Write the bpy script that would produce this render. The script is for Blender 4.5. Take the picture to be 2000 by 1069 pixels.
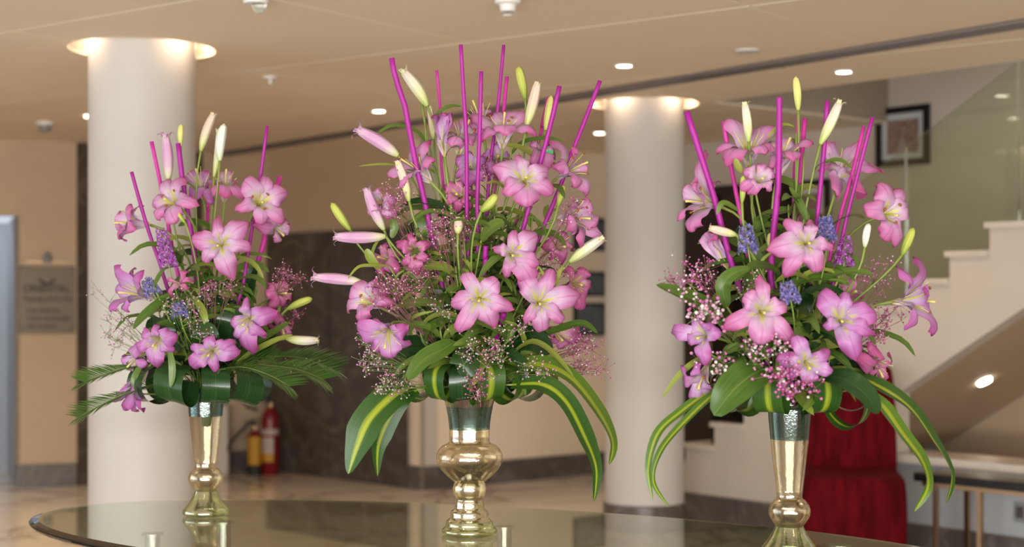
import bpy, bmesh, math, random
from mathutils import Vector as V, Matrix
random.seed(7)
sc = bpy.context.scene
for o in list(bpy.data.objects): bpy.data.objects.remove(o)
C = sc.collection
FPX, HZ, EYE = 3000.0, 590.0, 1.42          # focal length in pixels, horizon row, eye height
ZC = 2.65                                    # ceiling height
# ------------------------------------------------------------ camera, world, lights, exposure
cam = bpy.data.cameras.new('camera'); co = bpy.data.objects.new('camera', cam); C.objects.link(co)
co.location = (0, 0, EYE); co.rotation_euler = (math.pi/2, 0, 0)
cam.sensor_width = 36; cam.lens = 36*FPX/2000; cam.shift_y = (HZ-534.5)/2000
cam.clip_start = .05; cam.clip_end = 100
cam.dof.use_dof = True; cam.dof.focus_distance = 4.33; cam.dof.aperture_fstop = 2.1
sc.camera = co
w = bpy.data.worlds.new('world'); sc.world = w; w.use_nodes = True
bg = w.node_tree.nodes['Background']; bg.inputs[0].default_value = (.80, .88, 1, 1); bg.inputs[1].default_value = .6
vs = sc.view_settings
vs.view_transform = 'Standard'; vs.look = 'None'; vs.gamma = 1; vs.use_curve_mapping = False
vs.exposure = 0.42
def area(name, loc, rot, sx, sy, power, col):
    l = bpy.data.lights.new(name, 'AREA'); l.shape = 'RECTANGLE'; l.size = sx; l.size_y = sy; l.energy = power; l.color = col
    o = bpy.data.objects.new(name, l); C.objects.link(o); o.location = loc; o.rotation_euler = rot
    return o
# daylight entering the glazed front (behind the viewer) and the glazed left side, plus a ceiling fill
area('daylight_front', (-1.0, -2.75, 1.45), (math.radians(90), 0, 0), 7.4, 2.2, 360, (.97, .98, 1))
area('ceiling_fill_uplight', (0, -2.9, .35), (math.radians(128), 0, 0), 9.6, .6, 560, (1, .94, .84))  # added fill, tilted up from below to brighten the ceiling
area('daylight_left', (-6.25, 2.9, 1.40), (math.radians(90), 0, math.radians(-90)), 7.0, 2.3, 95, (.92, .96, 1))
WARM = (1, .74, .50)
# ------------------------------------------------------------ helpers
def W(x, y, d): return V(((x-1000)/FPX*d, d, EYE-(y-HZ)/FPX*d))
def px(p): return (1000+FPX*p.x/p.y, HZ-FPX*(p.z-EYE)/p.y)
def at_z(x, y, z):                           # pixel -> point on a horizontal plane
    return W(x, y, (EYE-z)*FPX/(y-HZ))
A2 = V((.772, .635, 0)).normalized(); B2 = V((.635, -.772, 0)).normalized()   # wall directions
C1 = V((-.8, .6, 0)); C2 = V((.6, .8, 0))                                     # ceiling grid directions
def on_plane(x, y, P, n):
    r = V(((x-1000)/FPX, 1, -(y-HZ)/FPX)); o = V((0, 0, EYE))
    t = (P-o).dot(n)/r.dot(n); return o+r*t
class MB:
    def __init__(s): s.v = []; s.f = []; s.uv = []
    def add(s, verts, faces, uvs=None):
        b = len(s.v); s.v += [V(v) for v in verts]; s.f += [tuple(i+b for i in f) for f in faces]
        s.uv += list(uvs) if uvs else [(0, 0)]*len(verts)
        return s
    def box(s, c, size, x=None, y=None, z=None):
        c = V(c); X = V(x or (1, 0, 0)); Y = V(y or (0, 1, 0)); Z = V(z or (0, 0, 1)); a, b, d = [q/2 for q in size]
        vs_ = [c+X*(a*i)+Y*(b*j)+Z*(d*k) for i in (-1, 1) for j in (-1, 1) for k in (-1, 1)]
        return s.add(vs_, [(0, 1, 3, 2), (4, 6, 7, 5), (0, 4, 5, 1), (2, 3, 7, 6), (0, 2, 6, 4), (1, 5, 7, 3)])
    def prism(s, pts, dv):                   # closed polygon swept by a vector
        pts = [V(p) for p in pts]; dv = V(dv); n = len(pts)
        return s.add(pts+[p+dv for p in pts], [tuple(range(n)), tuple(range(2*n-1, n-1, -1))]+[(i, i+n, (i+1) % n+n, (i+1) % n) for i in range(n)])
    def lathe(s, prof, c=(0, 0, 0), n=40, sx=1, sy=1, cap=False):
        c = V(c); vs_ = []; uv = []
        for (r, z) in prof:
            for i in range(n):
                a = 2*math.pi*i/n; vs_.append(c+V((r*math.cos(a)*sx, r*math.sin(a)*sy, z))); uv.append((i/n, z))
        m = len(prof); fs = [(j*n+i, j*n+(i+1) % n, (j+1)*n+(i+1) % n, (j+1)*n+i) for j in range(m-1) for i in range(n)]
        if cap: fs += [tuple(range(n-1, -1, -1)), tuple((m-1)*n+i for i in range(n))]
        return s.add(vs_, fs, uv)
    def tube(s, pts, r, n=6, cap=True):
        pts = [V(p) for p in pts]; m = len(pts); vs_ = []; uv = []
        rr = r if isinstance(r, (list, tuple)) else [r]*m
        t0 = (pts[1]-pts[0]).normalized(); u = t0.orthogonal().normalized()
        for j in range(m):
            t = (pts[min(j+1, m-1)]-pts[max(j-1, 0)]).normalized()
            u = (u-t*u.dot(t)); u = u.normalized() if u.length > 1e-6 else t.orthogonal().normalized()
            q = t.cross(u)
            for i in range(n):
                a = 2*math.pi*i/n; vs_.append(pts[j]+(u*math.cos(a)+q*math.sin(a))*rr[j]); uv.append((i/n, j/(m-1)))
        fs = [(j*n+i, j*n+(i+1) % n, (j+1)*n+(i+1) % n, (j+1)*n+i) for j in range(m-1) for i in range(n)]
        if cap: fs += [tuple(range(n-1, -1, -1)), tuple((m-1)*n+i for i in range(n))]
        return s.add(vs_, fs, uv)
    def ball(s, c, r, n=6, m=4, sz=1):
        c = V(c); prof = [(r*math.sin(math.pi*j/m), -r*sz*math.cos(math.pi*j/m)) for j in range(m+1)]
        prof[0] = (r*.02, -r*sz); prof[-1] = (r*.02, r*sz)
        return s.lathe(prof, c, n)
    def build(s, name, mat, parent=None, origin=None, smooth=False, bevel=0, kind=None, fix=False):
        me = bpy.data.meshes.new(name); o0 = V(origin) if origin is not None else (V(parent['_w']) if parent is not None and '_w' in parent else V((0, 0, 0)))
        me.from_pydata([tuple(v-o0) for v in s.v], [], s.f)
        ul = me.uv_layers.new(name='UVMap')
        li = [0]*len(me.loops); me.loops.foreach_get('vertex_index', li)
        ul.data.foreach_set('uv', [c for i in li for c in s.uv[i]])
        if smooth: me.polygons.foreach_set('use_smooth', [True]*len(me.polygons))
        me.materials.append(mat); me.update()
        if fix:
            bm = bmesh.new(); bm.from_mesh(me); bmesh.ops.recalc_face_normals(bm, faces=bm.faces); bm.to_mesh(me); bm.free()
        o = bpy.data.objects.new(name, me); C.objects.link(o)
        if parent is not None:
            o.parent = parent; pw = V(parent['_w']) if '_w' in parent else V((0, 0, 0)); o.location = o0-pw
        else: o.location = o0
        o['_w'] = tuple(o0)
        if bevel:
            md = o.modifiers.new('bevel', 'BEVEL'); md.width = bevel; md.segments = 2; md.limit_method = 'ANGLE'
        if kind: o['kind'] = kind
        return o
def thing(name, loc, label, cat, group=None):
    o = bpy.data.objects.new(name, None); C.objects.link(o); o.location = loc; o['_w'] = tuple(loc); o.empty_display_size = .05
    o['label'] = label; o['category'] = cat
    if group: o['group'] = group
    return o
def tag(o, label, cat, group=None):
    o['label'] = label; o['category'] = cat
    if group: o['group'] = group
    return o
# ------------------------------------------------------------ materials
def mat(name, col, rough=.5, metal=0, trans=0, ior=1.45, emit=None, estr=0, coat=0, sss=0, spec=.5):
    m = bpy.data.materials.new(name); m.use_nodes = True; b = m.node_tree.nodes['Principled BSDF']
    b.inputs['Base Color'].default_value = (*col, 1); b.inputs['Roughness'].default_value = rough; b.inputs['Metallic'].default_value = metal
    b.inputs['Transmission Weight'].default_value = trans; b.inputs['IOR'].default_value = ior; b.inputs['Coat Weight'].default_value = coat
    b.inputs['Specular IOR Level'].default_value = spec
    if emit: b.inputs['Emission Color'].default_value = (*emit, 1); b.inputs['Emission Strength'].default_value = estr
    return m
def nd(m): return m.node_tree.nodes, m.node_tree.links, m.node_tree.nodes['Principled BSDF']
def noise_mat(name, c1, c2, scale=6, detail=4, rough=.5, bump=0, lo=.35, hi=.65, coord='Object', stretch=(1, 1, 1), **k):
    m = mat(name, c1, rough, **k); N, L, b = nd(m)
    tc = N.new('ShaderNodeTexCoord'); mp = N.new('ShaderNodeMapping'); mp.inputs['Scale'].default_value = stretch
    n = N.new('ShaderNodeTexNoise'); n.inputs['Scale'].default_value = scale; n.inputs['Detail'].default_value = detail
    r = N.new('ShaderNodeValToRGB'); e = r.color_ramp.elements; e[0].position = lo; e[1].position = hi; e[0].color = (*c1, 1); e[1].color = (*c2, 1)
    L.new(tc.outputs[coord], mp.inputs[0]); L.new(mp.outputs[0], n.inputs[0]); L.new(n.outputs[0], r.inputs[0]); L.new(r.outputs[0], b.inputs['Base Color'])
    if bump:
        bp = N.new('ShaderNodeBump'); bp.inputs['Strength'].default_value = bump; bp.inputs['Distance'].default_value = .01
        L.new(n.outputs[0], bp.inputs['Height']); L.new(bp.outputs[0], b.inputs['Normal'])
    return m
def ramp(N, stops):
    r = N.new('ShaderNodeValToRGB'); e = r.color_ramp.elements
    while len(e) < len(stops): e.new(.5)
    for q, (p, c) in zip(e, stops): q.position = p; q.color = (*c, 1)
    return r
def math_n(N, L, op, a, b=None, c=None):
    n = N.new('ShaderNodeMath'); n.operation = op
    for i, q in enumerate((a, b, c)):
        if q is None: continue
        if isinstance(q, (int, float)): n.inputs[i].default_value = q
        else: L.new(q, n.inputs[i])
    return n.outputs[0]
def mixc(N, L, f, a, b):
    n = N.new('ShaderNodeMix'); n.data_type = 'RGBA'
    for i, q in ((0, f), (6, a), (7, b)):
        if isinstance(q, (int, float)): n.inputs[i].default_value = q
        elif isinstance(q, tuple): n.inputs[i].default_value = (*q, 1)
        else: L.new(q, n.inputs[i])
    return n.outputs[2]
def sheet(m, colsock, transl):               # thin plant tissue: part of the light passes through
    N, L, b = nd(m); out = N['Material Output']
    t = N.new('ShaderNodeBsdfTranslucent'); mx = N.new('ShaderNodeMixShader'); mx.inputs[0].default_value = transl
    L.new(colsock, t.inputs[0]); L.new(b.outputs[0], mx.inputs[1]); L.new(t.outputs[0], mx.inputs[2]); L.new(mx.outputs[0], out.inputs[0])
def tepal_mat(name, cream, light, mid, deep):
    m = mat(name, mid, .42, spec=.3); N, L, b = nd(m)
    uv = N.new('ShaderNodeUVMap'); sp = N.new('ShaderNodeSeparateXYZ'); L.new(uv.outputs[0], sp.inputs[0]); u, v = sp.outputs[0], sp.outputs[1]
    au = math_n(N, L, 'ABSOLUTE', math_n(N, L, 'MULTIPLY_ADD', u, 2, -1))
    r = ramp(N, [(0, (.70, .68, .22)), (.06, (.86, .80, .50)), (.18, cream), (.36, light), (.66, mid), (1, deep)])
    ns = N.new('ShaderNodeTexNoise'); ns.inputs['Scale'].default_value = 3; ns.inputs['Detail'].default_value = 3
    mp = N.new('ShaderNodeMapping'); mp.inputs['Scale'].default_value = (9, 1.2, 1); L.new(uv.outputs[0], mp.inputs[0])
    oi = N.new('ShaderNodeObjectInfo'); L.new(mp.outputs[0], ns.inputs[0])
    vv = math_n(N, L, 'ADD', v, math_n(N, L, 'MULTIPLY_ADD', ns.outputs[0], .34, -.17))
    vv = math_n(N, L, 'ADD', vv, math_n(N, L, 'MULTIPLY', math_n(N, L, 'POWER', au, 3), .26))
    vv = math_n(N, L, 'ADD', vv, math_n(N, L, 'MULTIPLY_ADD', oi.outputs['Random'], .16, -.08))
    L.new(vv, r.inputs[0])
    # yellow nectar furrow along the middle of the lower half, deeper pink midrib further out
    f1 = math_n(N, L, 'MULTIPLY', math_n(N, L, 'SMOOTH_MIN', math_n(N, L, 'MAXIMUM', math_n(N, L, 'MULTIPLY_ADD', au, -5.5, 1.15), 0), 1, .05),
                math_n(N, L, 'MINIMUM', math_n(N, L, 'MAXIMUM', math_n(N, L, 'MULTIPLY_ADD', v, -5.5, 2.7), 0), 1))
    c1 = mixc(N, L, f1, r.outputs[0], (.56, .57, .03))
    f2 = math_n(N, L, 'MULTIPLY', math_n(N, L, 'MAXIMUM', math_n(N, L, 'MULTIPLY_ADD', au, -9, 1), 0),
                math_n(N, L, 'MINIMUM', math_n(N, L, 'MAXIMUM', math_n(N, L, 'MULTIPLY_ADD', v, 4, -1.8), 0), .55))
    c2 = mixc(N, L, f2, c1, deep)
    L.new(c2, b.inputs['Base Color'])
    wv = N.new('ShaderNodeTexWave'); wv.inputs['Scale'].default_value = 5; wv.inputs['Distortion'].default_value = 1.2
    mp2 = N.new('ShaderNodeMapping'); mp2.inputs['Scale'].default_value = (1.4, .05, 1); L.new(uv.outputs[0], mp2.inputs[0]); L.new(mp2.outputs[0], wv.inputs[0])
    bp = N.new('ShaderNodeBump'); bp.inputs['Strength'].default_value = .09; bp.inputs['Distance'].default_value = .003
    L.new(wv.outputs[0], bp.inputs['Height']); L.new(bp.outputs[0], b.inputs['Normal'])
    sheet(m, c2, .2); return m
def leaf_mat(name, c1, c2, rib, stripe=None, rough=.35, transl=.15, sw=.3):
    m = mat(name, c1, rough); N, L, b = nd(m)
    uv = N.new('ShaderNodeUVMap'); sp = N.new('ShaderNodeSeparateXYZ'); L.new(uv.outputs[0], sp.inputs[0]); u, v = sp.outputs[0], sp.outputs[1]
    au = math_n(N, L, 'ABSOLUTE', math_n(N, L, 'MULTIPLY_ADD', u, 2, -1))
    ns = N.new('ShaderNodeTexNoise'); ns.inputs['Scale'].default_value = 2.5; ns.inputs['Detail'].default_value = 4
    mp = N.new('ShaderNodeMapping'); mp.inputs['Scale'].default_value = (10, 1, 1); L.new(uv.outputs[0], mp.inputs[0]); L.new(mp.outputs[0], ns.inputs[0])
    oi = N.new('ShaderNodeObjectInfo')
    f = math_n(N, L, 'MULTIPLY_ADD', oi.outputs['Random'], .5, math_n(N, L, 'MULTIPLY_ADD', ns.outputs[0], 1.6, -.55))
    cl = N.new('ShaderNodeClamp'); L.new(f, cl.inputs[0]); col = mixc(N, L, cl.outputs[0], c1, c2)
    if stripe:
        e = math_n(N, L, 'ADD', au, math_n(N, L, 'MULTIPLY_ADD', ns.outputs[0], .36, -.18))
        s = math_n(N, L, 'MINIMUM', math_n(N, L, 'MAXIMUM', math_n(N, L, 'MULTIPLY_ADD', e, -9, 9*sw+.5), 0), 1); col = mixc(N, L, s, col, stripe)
    rf = math_n(N, L, 'MAXIMUM', math_n(N, L, 'MULTIPLY_ADD', au, -14, 1), 0); col = mixc(N, L, math_n(N, L, 'MULTIPLY', rf, .7), col, rib)
    L.new(col, b.inputs['Base Color'])
    wv = N.new('ShaderNodeTexWave'); wv.inputs['Scale'].default_value = 4; wv.inputs['Distortion'].default_value = .6
    mp2 = N.new('ShaderNodeMapping'); mp2.inputs['Scale'].default_value = (1.6, .03, 1); L.new(uv.outputs[0], mp2.inputs[0]); L.new(mp2.outputs[0], wv.inputs[0])
    bp = N.new('ShaderNodeBump'); bp.inputs['Strength'].default_value = .08; bp.inputs['Distance'].default_value = .003
    L.new(wv.outputs[0], bp.inputs['Height']); L.new(bp.outputs[0], b.inputs['Normal'])
    sheet(m, col, transl); return m
def grad_mat(name, stops, rough=.45, island=False):
    m = mat(name, stops[0][1], rough, spec=.3); N, L, b = nd(m)
    if name != 'green_stem': stops = [(p, (c[0]*.70, c[1]*.74, c[2]*.76)) for p, c in stops]
    r = ramp(N, stops)
    if island:
        g = N.new('ShaderNodeNewGeometry'); L.new(g.outputs['Random Per Island'], r.inputs[0]); r.color_ramp.interpolation = 'CONSTANT'
        L.new(r.outputs[0], b.inputs['Base Color']); return m
    uv = N.new('ShaderNodeUVMap'); sp = N.new('ShaderNodeSeparateXYZ'); L.new(uv.outputs[0], sp.inputs[0])
    ns = N.new('ShaderNodeTexNoise'); ns.inputs['Scale'].default_value = 2; mp = N.new('ShaderNodeMapping'); mp.inputs['Scale'].default_value = (14, 1, 1)
    L.new(uv.outputs[0], mp.inputs[0]); L.new(mp.outputs[0], ns.inputs[0])
    L.new(math_n(N, L, 'ADD', sp.outputs[1], math_n(N, L, 'MULTIPLY_ADD', ns.outputs[0], .5, -.25)), r.inputs[0]); L.new(r.outputs[0], b.inputs['Base Color'])
    return m
M = {}
M['wall'] = noise_mat('warm_wall_paint', (.50, .375, .255), (.52, .39, .265), 3, 3, .75)
M['beige'] = noise_mat('light_beige_wall_paint', (.80, .66, .50), (.82, .68, .52), 3, 3, .75)
M['dado'] = noise_mat('cool_grey_dado_paint', (.36, .37, .385), (.38, .39, .405), 3, 3, .6)
M['white'] = noise_mat('white_wall_paint', (.54, .475, .41), (.56, .495, .43), 3, 3, .7)
M['ceil'] = noise_mat('ceiling_paint', (.76, .64, .50), (.78, .66, .52), 2, 2, .8)
M['joint'] = mat('ceiling_joint', (.40, .32, .24), .9)
M['pillar'] = noise_mat('pillar_paint', (.53, .50, .47), (.55, .52, .49), 2, 3, .55)
def marble(name, base, c2, vein, scale, rough):
    m = mat(name, base, rough); N, L, b = nd(m)
    tc = N.new('ShaderNodeTexCoord'); g = N.new('ShaderNodeNewGeometry')
    n1 = N.new('ShaderNodeTexNoise'); n1.inputs['Scale'].default_value = scale; n1.inputs['Detail'].default_value = 6; n1.inputs['Distortion'].default_value = 1.2
    L.new(g.outputs['Position'], n1.inputs[0])
    r = ramp(N, [(.30, base), (.47, c2), (.495, vein), (.52, c2), (.70, base)]); L.new(n1.outputs[0], r.inputs[0])
    L.new(r.outputs[0], b.inputs['Base Color']); return m
M['floor'] = marble('cream_marble', (.88, .80, .69), (.82, .73, .61), (.40, .32, .25), .8, .14)
M['grout'] = mat('floor_grout', (.22, .17, .13), .8)
M['dark'] = marble('dark_marble', (.060, .045, .036), (.080, .062, .050), (.13, .105, .085), 2.2, .22)
M['skirt'] = marble('grey_skirting_marble', (.085, .072, .066), (.10, .085, .078), (.16, .14, .13), 3, .3)
M['tread'] = noise_mat('stair_tread_marble', (.62, .55, .47), (.56, .49, .42), 8, 5, .35)
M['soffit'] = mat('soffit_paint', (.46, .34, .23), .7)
M['black'] = mat('black_gloss', (.008, .007, .007), .22)
M['blackwood'] = noise_mat('black_door_lacquer', (.006, .005, .005), (.022, .010, .007), 1.5, 2, .3)
M['bronze'] = mat('bronze_metal', (.42, .28, .17), .3, 1)
M['trim'] = mat('brown_corner_trim', (.26, .19, .13), .5)
M['steel'] = mat('brushed_steel', (.62, .60, .57), .28, 1)
M['plastic'] = mat('white_plastic', (.74, .72, .68), .45)
M['greyplastic'] = mat('grey_plastic', (.22, .22, .22), .5)
M['track'] = mat('grey_slot_metal', (.20, .17, .165), .4, .3)
M['slot'] = mat('dark_slot', (.07, .055, .05), .6)
M['lamp'] = mat('lamp_lens', (1, .93, .82), .4, emit=(1, .92, .78), estr=14)
M['dimlamp'] = mat('small_lamp_lens', (1, .9, .75), .4, emit=(1, .88, .68), estr=5)
M['chair'] = noise_mat('red_ruched_velvet', (.055, .001, .003), (.115, .002, .006), 9, 3, .9, spec=.12, bump=.5, stretch=(2.6, 2.6, .5))
M['bluegrey'] = mat('cool_grey_reveal', (.40, .44, .50), .5)
M['red'] = mat('extinguisher_shaded_red', (.17, .005, .010), .3)  # shade of the corner is mixed into this red and both label colours
M['yellow'] = mat('label_shaded_yellow', (.46, .23, .012), .5)
M['paper'] = mat('label_shaded_white', (.42, .34, .30), .5)
M['rubber'] = mat('black_rubber', (.015, .015, .014), .6)
M['plaque'] = mat('bronze_plaque', (.15, .115, .075), .4, .2)
M['ink'] = mat('black_lettering', (.014, .011, .009), .5)
M['mount'] = mat('picture_mount', (.52, .54, .56), .6)
M['green'] = mat('green_sign', (.04, .42, .12), .5, emit=(.05, .6, .16), estr=.55)
def glass(name, col, ior=1.5, rough=0.0):
    return mat(name, col, rough, trans=1, ior=ior)
M['tableglass'] = glass('green_tinted_table_glass', (.66, .76, .64), 1.55)
def pane_mat(name, col, f):
    m = bpy.data.materials.new(name); m.use_nodes = True; N, L = m.node_tree.nodes, m.node_tree.links; N.remove(N['Principled BSDF'])
    t = N.new('ShaderNodeBsdfTransparent'); t.inputs[0].default_value = (*col, 1); g = N.new('ShaderNodeBsdfGlossy'); g.inputs['Roughness'].default_value = .02
    fr = N.new('ShaderNodeFresnel'); fr.inputs[0].default_value = f; mx = N.new('ShaderNodeMixShader')
    L.new(fr.outputs[0], mx.inputs[0]); L.new(t.outputs[0], mx.inputs[1]); L.new(g.outputs[0], mx.inputs[2]); L.new(mx.outputs[0], N['Material Output'].inputs[0])
    return m
M['pane'] = pane_mat('green_balustrade_glass', (.88, .92, .83), 1.5)
M['winglass'] = pane_mat('clear_window_glass', (.97, .98, .98), 1.3)
def mercury(name, tint, refl, f0, rough=.06, stretch=(1, 1, .4), scale=9):
    # thin silvered glass: tinted see-through wall with a patchy mirror coat
    m = bpy.data.materials.new(name); m.use_nodes = True; N, L = m.node_tree.nodes, m.node_tree.links; N.remove(N['Principled BSDF'])
    tc = N.new('ShaderNodeTexCoord'); mp = N.new('ShaderNodeMapping'); mp.inputs['Scale'].default_value = stretch; n = N.new('ShaderNodeTexNoise'); n.inputs['Scale'].default_value = scale; n.inputs['Detail'].default_value = 6
    L.new(tc.outputs['Object'], mp.inputs[0]); L.new(mp.outputs[0], n.inputs[0])
    t = N.new('ShaderNodeBsdfTransparent'); t.inputs[0].default_value = (*tint, 1); g = N.new('ShaderNodeBsdfGlossy'); g.inputs['Roughness'].default_value = rough; g.inputs[0].default_value = (*refl, 1)
    n2 = N.new('ShaderNodeTexNoise'); n2.inputs['Scale'].default_value = 22; bp = N.new('ShaderNodeBump'); bp.inputs['Strength'].default_value = .10; bp.inputs['Distance'].default_value = .004
    L.new(n2.outputs[0], bp.inputs['Height']); L.new(bp.outputs[0], g.inputs['Normal'])
    lw = N.new('ShaderNodeLayerWeight'); lw.inputs[0].default_value = .35
    f = math_n(N, L, 'ADD', math_n(N, L, 'MULTIPLY_ADD', n.outputs[0], .5, f0-.25), math_n(N, L, 'MULTIPLY', lw.outputs['Facing'], .35)); cl = N.new('ShaderNodeClamp'); L.new(f, cl.inputs[0])
    mx = N.new('ShaderNodeMixShader'); L.new(cl.outputs[0], mx.inputs[0]); L.new(t.outputs[0], mx.inputs[1]); L.new(g.outputs[0], mx.inputs[2]); L.new(mx.outputs[0], N['Material Output'].inputs[0])
    return m
M['gold'] = mercury('pale_gold_mercury_glass', (.96, .90, .76), (.91, .86, .73), .24)
M['silver'] = mercury('silvered_mercury_glass', (.93, .86, .68), (.95, .90, .76), .50)
M['footglass'] = mercury('greenish_glass_foot', (.86, .92, .72), (.85, .86, .66), .36)
M['teal'] = mercury('water_filled_teal_glass', (.28, .42, .40), (.34, .45, .43), .50, .10, (1, 1, .12), 6)
M['rimglass'] = mercury('green_gold_glass_rim', (.62, .62, .42), (.72, .70, .52), .48)
M['clear'] = glass('clear_glass_rim', (.90, .95, .92), 1.45)
# plants
M['tepal'] = tepal_mat('pink_lily_tepal', (.58, .48, .50), (.53, .395, .53), (.49, .20, .39), (.43, .075, .22))
M['tepal2'] = tepal_mat('mauve_lily_tepal', (.56, .46, .52), (.48, .33, .53), (.42, .155, .385), (.35, .06, .235))
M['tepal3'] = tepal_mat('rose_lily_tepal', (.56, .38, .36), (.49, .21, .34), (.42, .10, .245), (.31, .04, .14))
M['fil'] = mat('yellow_green_filament', (.56, .48, .14), .5)
M['anther'] = mat('brown_anther', (.26, .075, .015), .8)
M['redanther'] = mat('dark_red_anther', (.17, .012, .012), .8)
M['stem'] = grad_mat('green_stem', [(0, (.055, .105, .022)), (1, (.20, .26, .055))])
M['stick'] = noise_mat('magenta_painted_wood', (.27, .007, .20), (.32, .010, .24), 30, 3, .55, bump=.15, stretch=(1, 1, .2))
M['stick2'] = noise_mat('hot_pink_painted_wood', (.44, .018, .24), (.49, .03, .28), 30, 3, .55, bump=.15, stretch=(1, 1, .2))
M['budpink'] = grad_mat('pink_bud_skin', [(0, (.50, .52, .16)), (.12, (.70, .62, .42)), (.34, (.66, .40, .52)), (.75, (.66, .32, .52)), (1, (.74, .46, .60))])
M['budpeach'] = grad_mat('peach_bud_skin', [(0, (.40, .44, .10)), (.22, (.70, .66, .30)), (.55, (.80, .58, .44)), (1, (.84, .62, .50))])
M['budcream'] = grad_mat('cream_bud_skin', [(0, (.42, .48, .12)), (.3, (.74, .72, .34)), (.65, (.84, .76, .58)), (1, (.82, .62, .56))])
M['budgreen'] = grad_mat('green_bud_skin', [(0, (.26, .33, .04)), (.4, (.48, .52, .09)), (.8, (.58, .58, .12)), (1, (.46, .48, .08))])
M['budyellow'] = grad_mat('yellow_bud_skin', [(0, (.56, .58, .14)), (.5, (.78, .72, .24)), (1, (.80, .66, .22))])
M['budwhite'] = grad_mat('white_bud_skin', [(0, (.62, .66, .36)), (.3, (.84, .85, .70)), (.9, (.88, .86, .74)), (1, (.70, .70, .40))])
M['leafmid'] = leaf_mat('mid_green_lily_leaf', (.050, .105, .016), (.13, .19, .030), (.20, .26, .06))
M['leafolive'] = leaf_mat('olive_lily_leaf', (.15, .20, .03), (.26, .29, .05), (.32, .34, .09))
M['leafdark'] = leaf_mat('glossy_dark_leaf', (.008, .030, .008), (.022, .062, .014), (.035, .075, .02), rough=.2, transl=.05)
M['leafbroad'] = leaf_mat('broad_green_leaf', (.030, .080, .010), (.085, .14, .018), (.14, .19, .04), rough=.26, transl=.1)
M['dracaena'] = leaf_mat('striped_dracaena_leaf', (.014, .060, .008), (.045, .105, .010), (.36, .40, .04), stripe=(.24, .30, .018), rough=.4, transl=.12, sw=.20)
M['dracaena2'] = leaf_mat('narrow_striped_leaf', (.045, .12, .014), (.10, .17, .018), (.36, .40, .04), stripe=(.24, .30, .02), rough=.3, transl=.15, sw=.28)
M['palm'] = leaf_mat('palm_leaflet', (.020, .065, .010), (.06, .115, .016), (.1, .16, .03), rough=.35, transl=.1)
M['gyp'] = grad_mat('pink_babys_breath', [(0, (.52, .07, .28)), (.3, (.64, .16, .40)), (.65, (.72, .32, .50)), (.88, (.80, .62, .64))], .7, island=True)
M['gyp2'] = grad_mat('pale_babys_breath', [(0, (.64, .24, .42)), (.35, (.74, .44, .52)), (.6, (.82, .72, .68)), (.8, (.62, .16, .38))], .7, island=True)
M['gypstem'] = mat('thin_mauve_stem', (.24, .10, .10), .6)
M['gypgreen'] = mat('thin_green_stem', (.14, .19, .05), .6)
M['violet'] = grad_mat('violet_florets', [(0, (.14, .12, .36)), (.4, (.26, .22, .46)), (.75, (.30, .20, .40))], .6, island=True)
M['mauve'] = grad_mat('mauve_florets', [(0, (.36, .08, .38)), (.4, (.50, .18, .50)), (.75, (.30, .04, .26))], .6, island=True)
# ------------------------------------------------------------ setting: shell
P0 = V((1.138, 10.04, 0)); BK0 = P0+A2*1.46
def S(s, z, a=0): return P0+B2*s+A2*a+V((0, 0, z))
def G(x, d): return V(((x-1000)/FPX*d, d, 0))
def struct(o): o['kind'] = 'structure'; return o
def seg(name, p, q, z0, z1, m, th=.14, parent=None):
    p, q = V(p), V(q); t = (q-p).normalized(); n = V((-t.y, t.x, 0))
    o = MB().prism([p+V((0, 0, z0)), q+V((0, 0, z0)), q+n*th+V((0, 0, z0)), p+n*th+V((0, 0, z0))], (0, 0, z1-z0)).build(name, m, parent, origin=p)
    return struct(o) if parent is None else o
def base(name, p, q, h=.178):
    p, q = V(p), V(q); t = (q-p).normalized(); n = V((-t.y, t.x, 0)); L = (q-p).length; k = max(1, round(L/.62))
    b = struct(MB().prism([p-n*.012, q-n*.012, q, p], (0, 0, h)).build(name, M['grout'], origin=p))
    for i in range(k):
        a, c = p+t*(L*i/k+.003), p+t*(L*(i+1)/k-.003)
        MB().prism([a-n*.022, c-n*.022, c-n*.012, a-n*.012], (0, 0, h-.003)).build('skirting_slab', M['skirt'], b)
floor = struct(MB().box((0, 5.6, -.06), (13, 19, .11)).build('floor', M['grout']))
tile = None; T = 1.0
for i in range(-7, 8):
    for j in range(2, 18):
        c = A2*(i*T+.35)+B2*(-j*T+6.3)+V((0, 4.6, -.003))
        if not (-5.5 < c.x < 5.5 and 5.4 < c.y < 14.3): continue
        if tile is None:
            tile = MB().box((0, 0, 0), (T-.006, T-.006, .006), A2, B2).build('tile', M['floor'], floor, origin=(0, 0, 0)); o = tile
        else: o = tile.copy(); C.objects.link(o)
        o.parent = floor; o.location = c-V(floor['_w'])
KL0 = G(30, 11.70); KL1 = G(150, 11.86); KL2 = G(395, 12.64); KL3 = G(525, 13.0); KD = G(798, 11.72); K = G(825, 11.57); KR = K+A2*1.887; RF = BK0+B2*4.6
LT = KL0+(KL0-KL1).normalized()*.95
w1 = seg('wall_left', KL0, KL1, 0, ZC, M['wall'])
seg('wall_left_lintel', LT, KL0, 2.08, ZC, M['wall'])
seg('wall_left_end', V((-6.4, 11.35, 0)), LT, 0, ZC, M['wall'])
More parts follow.
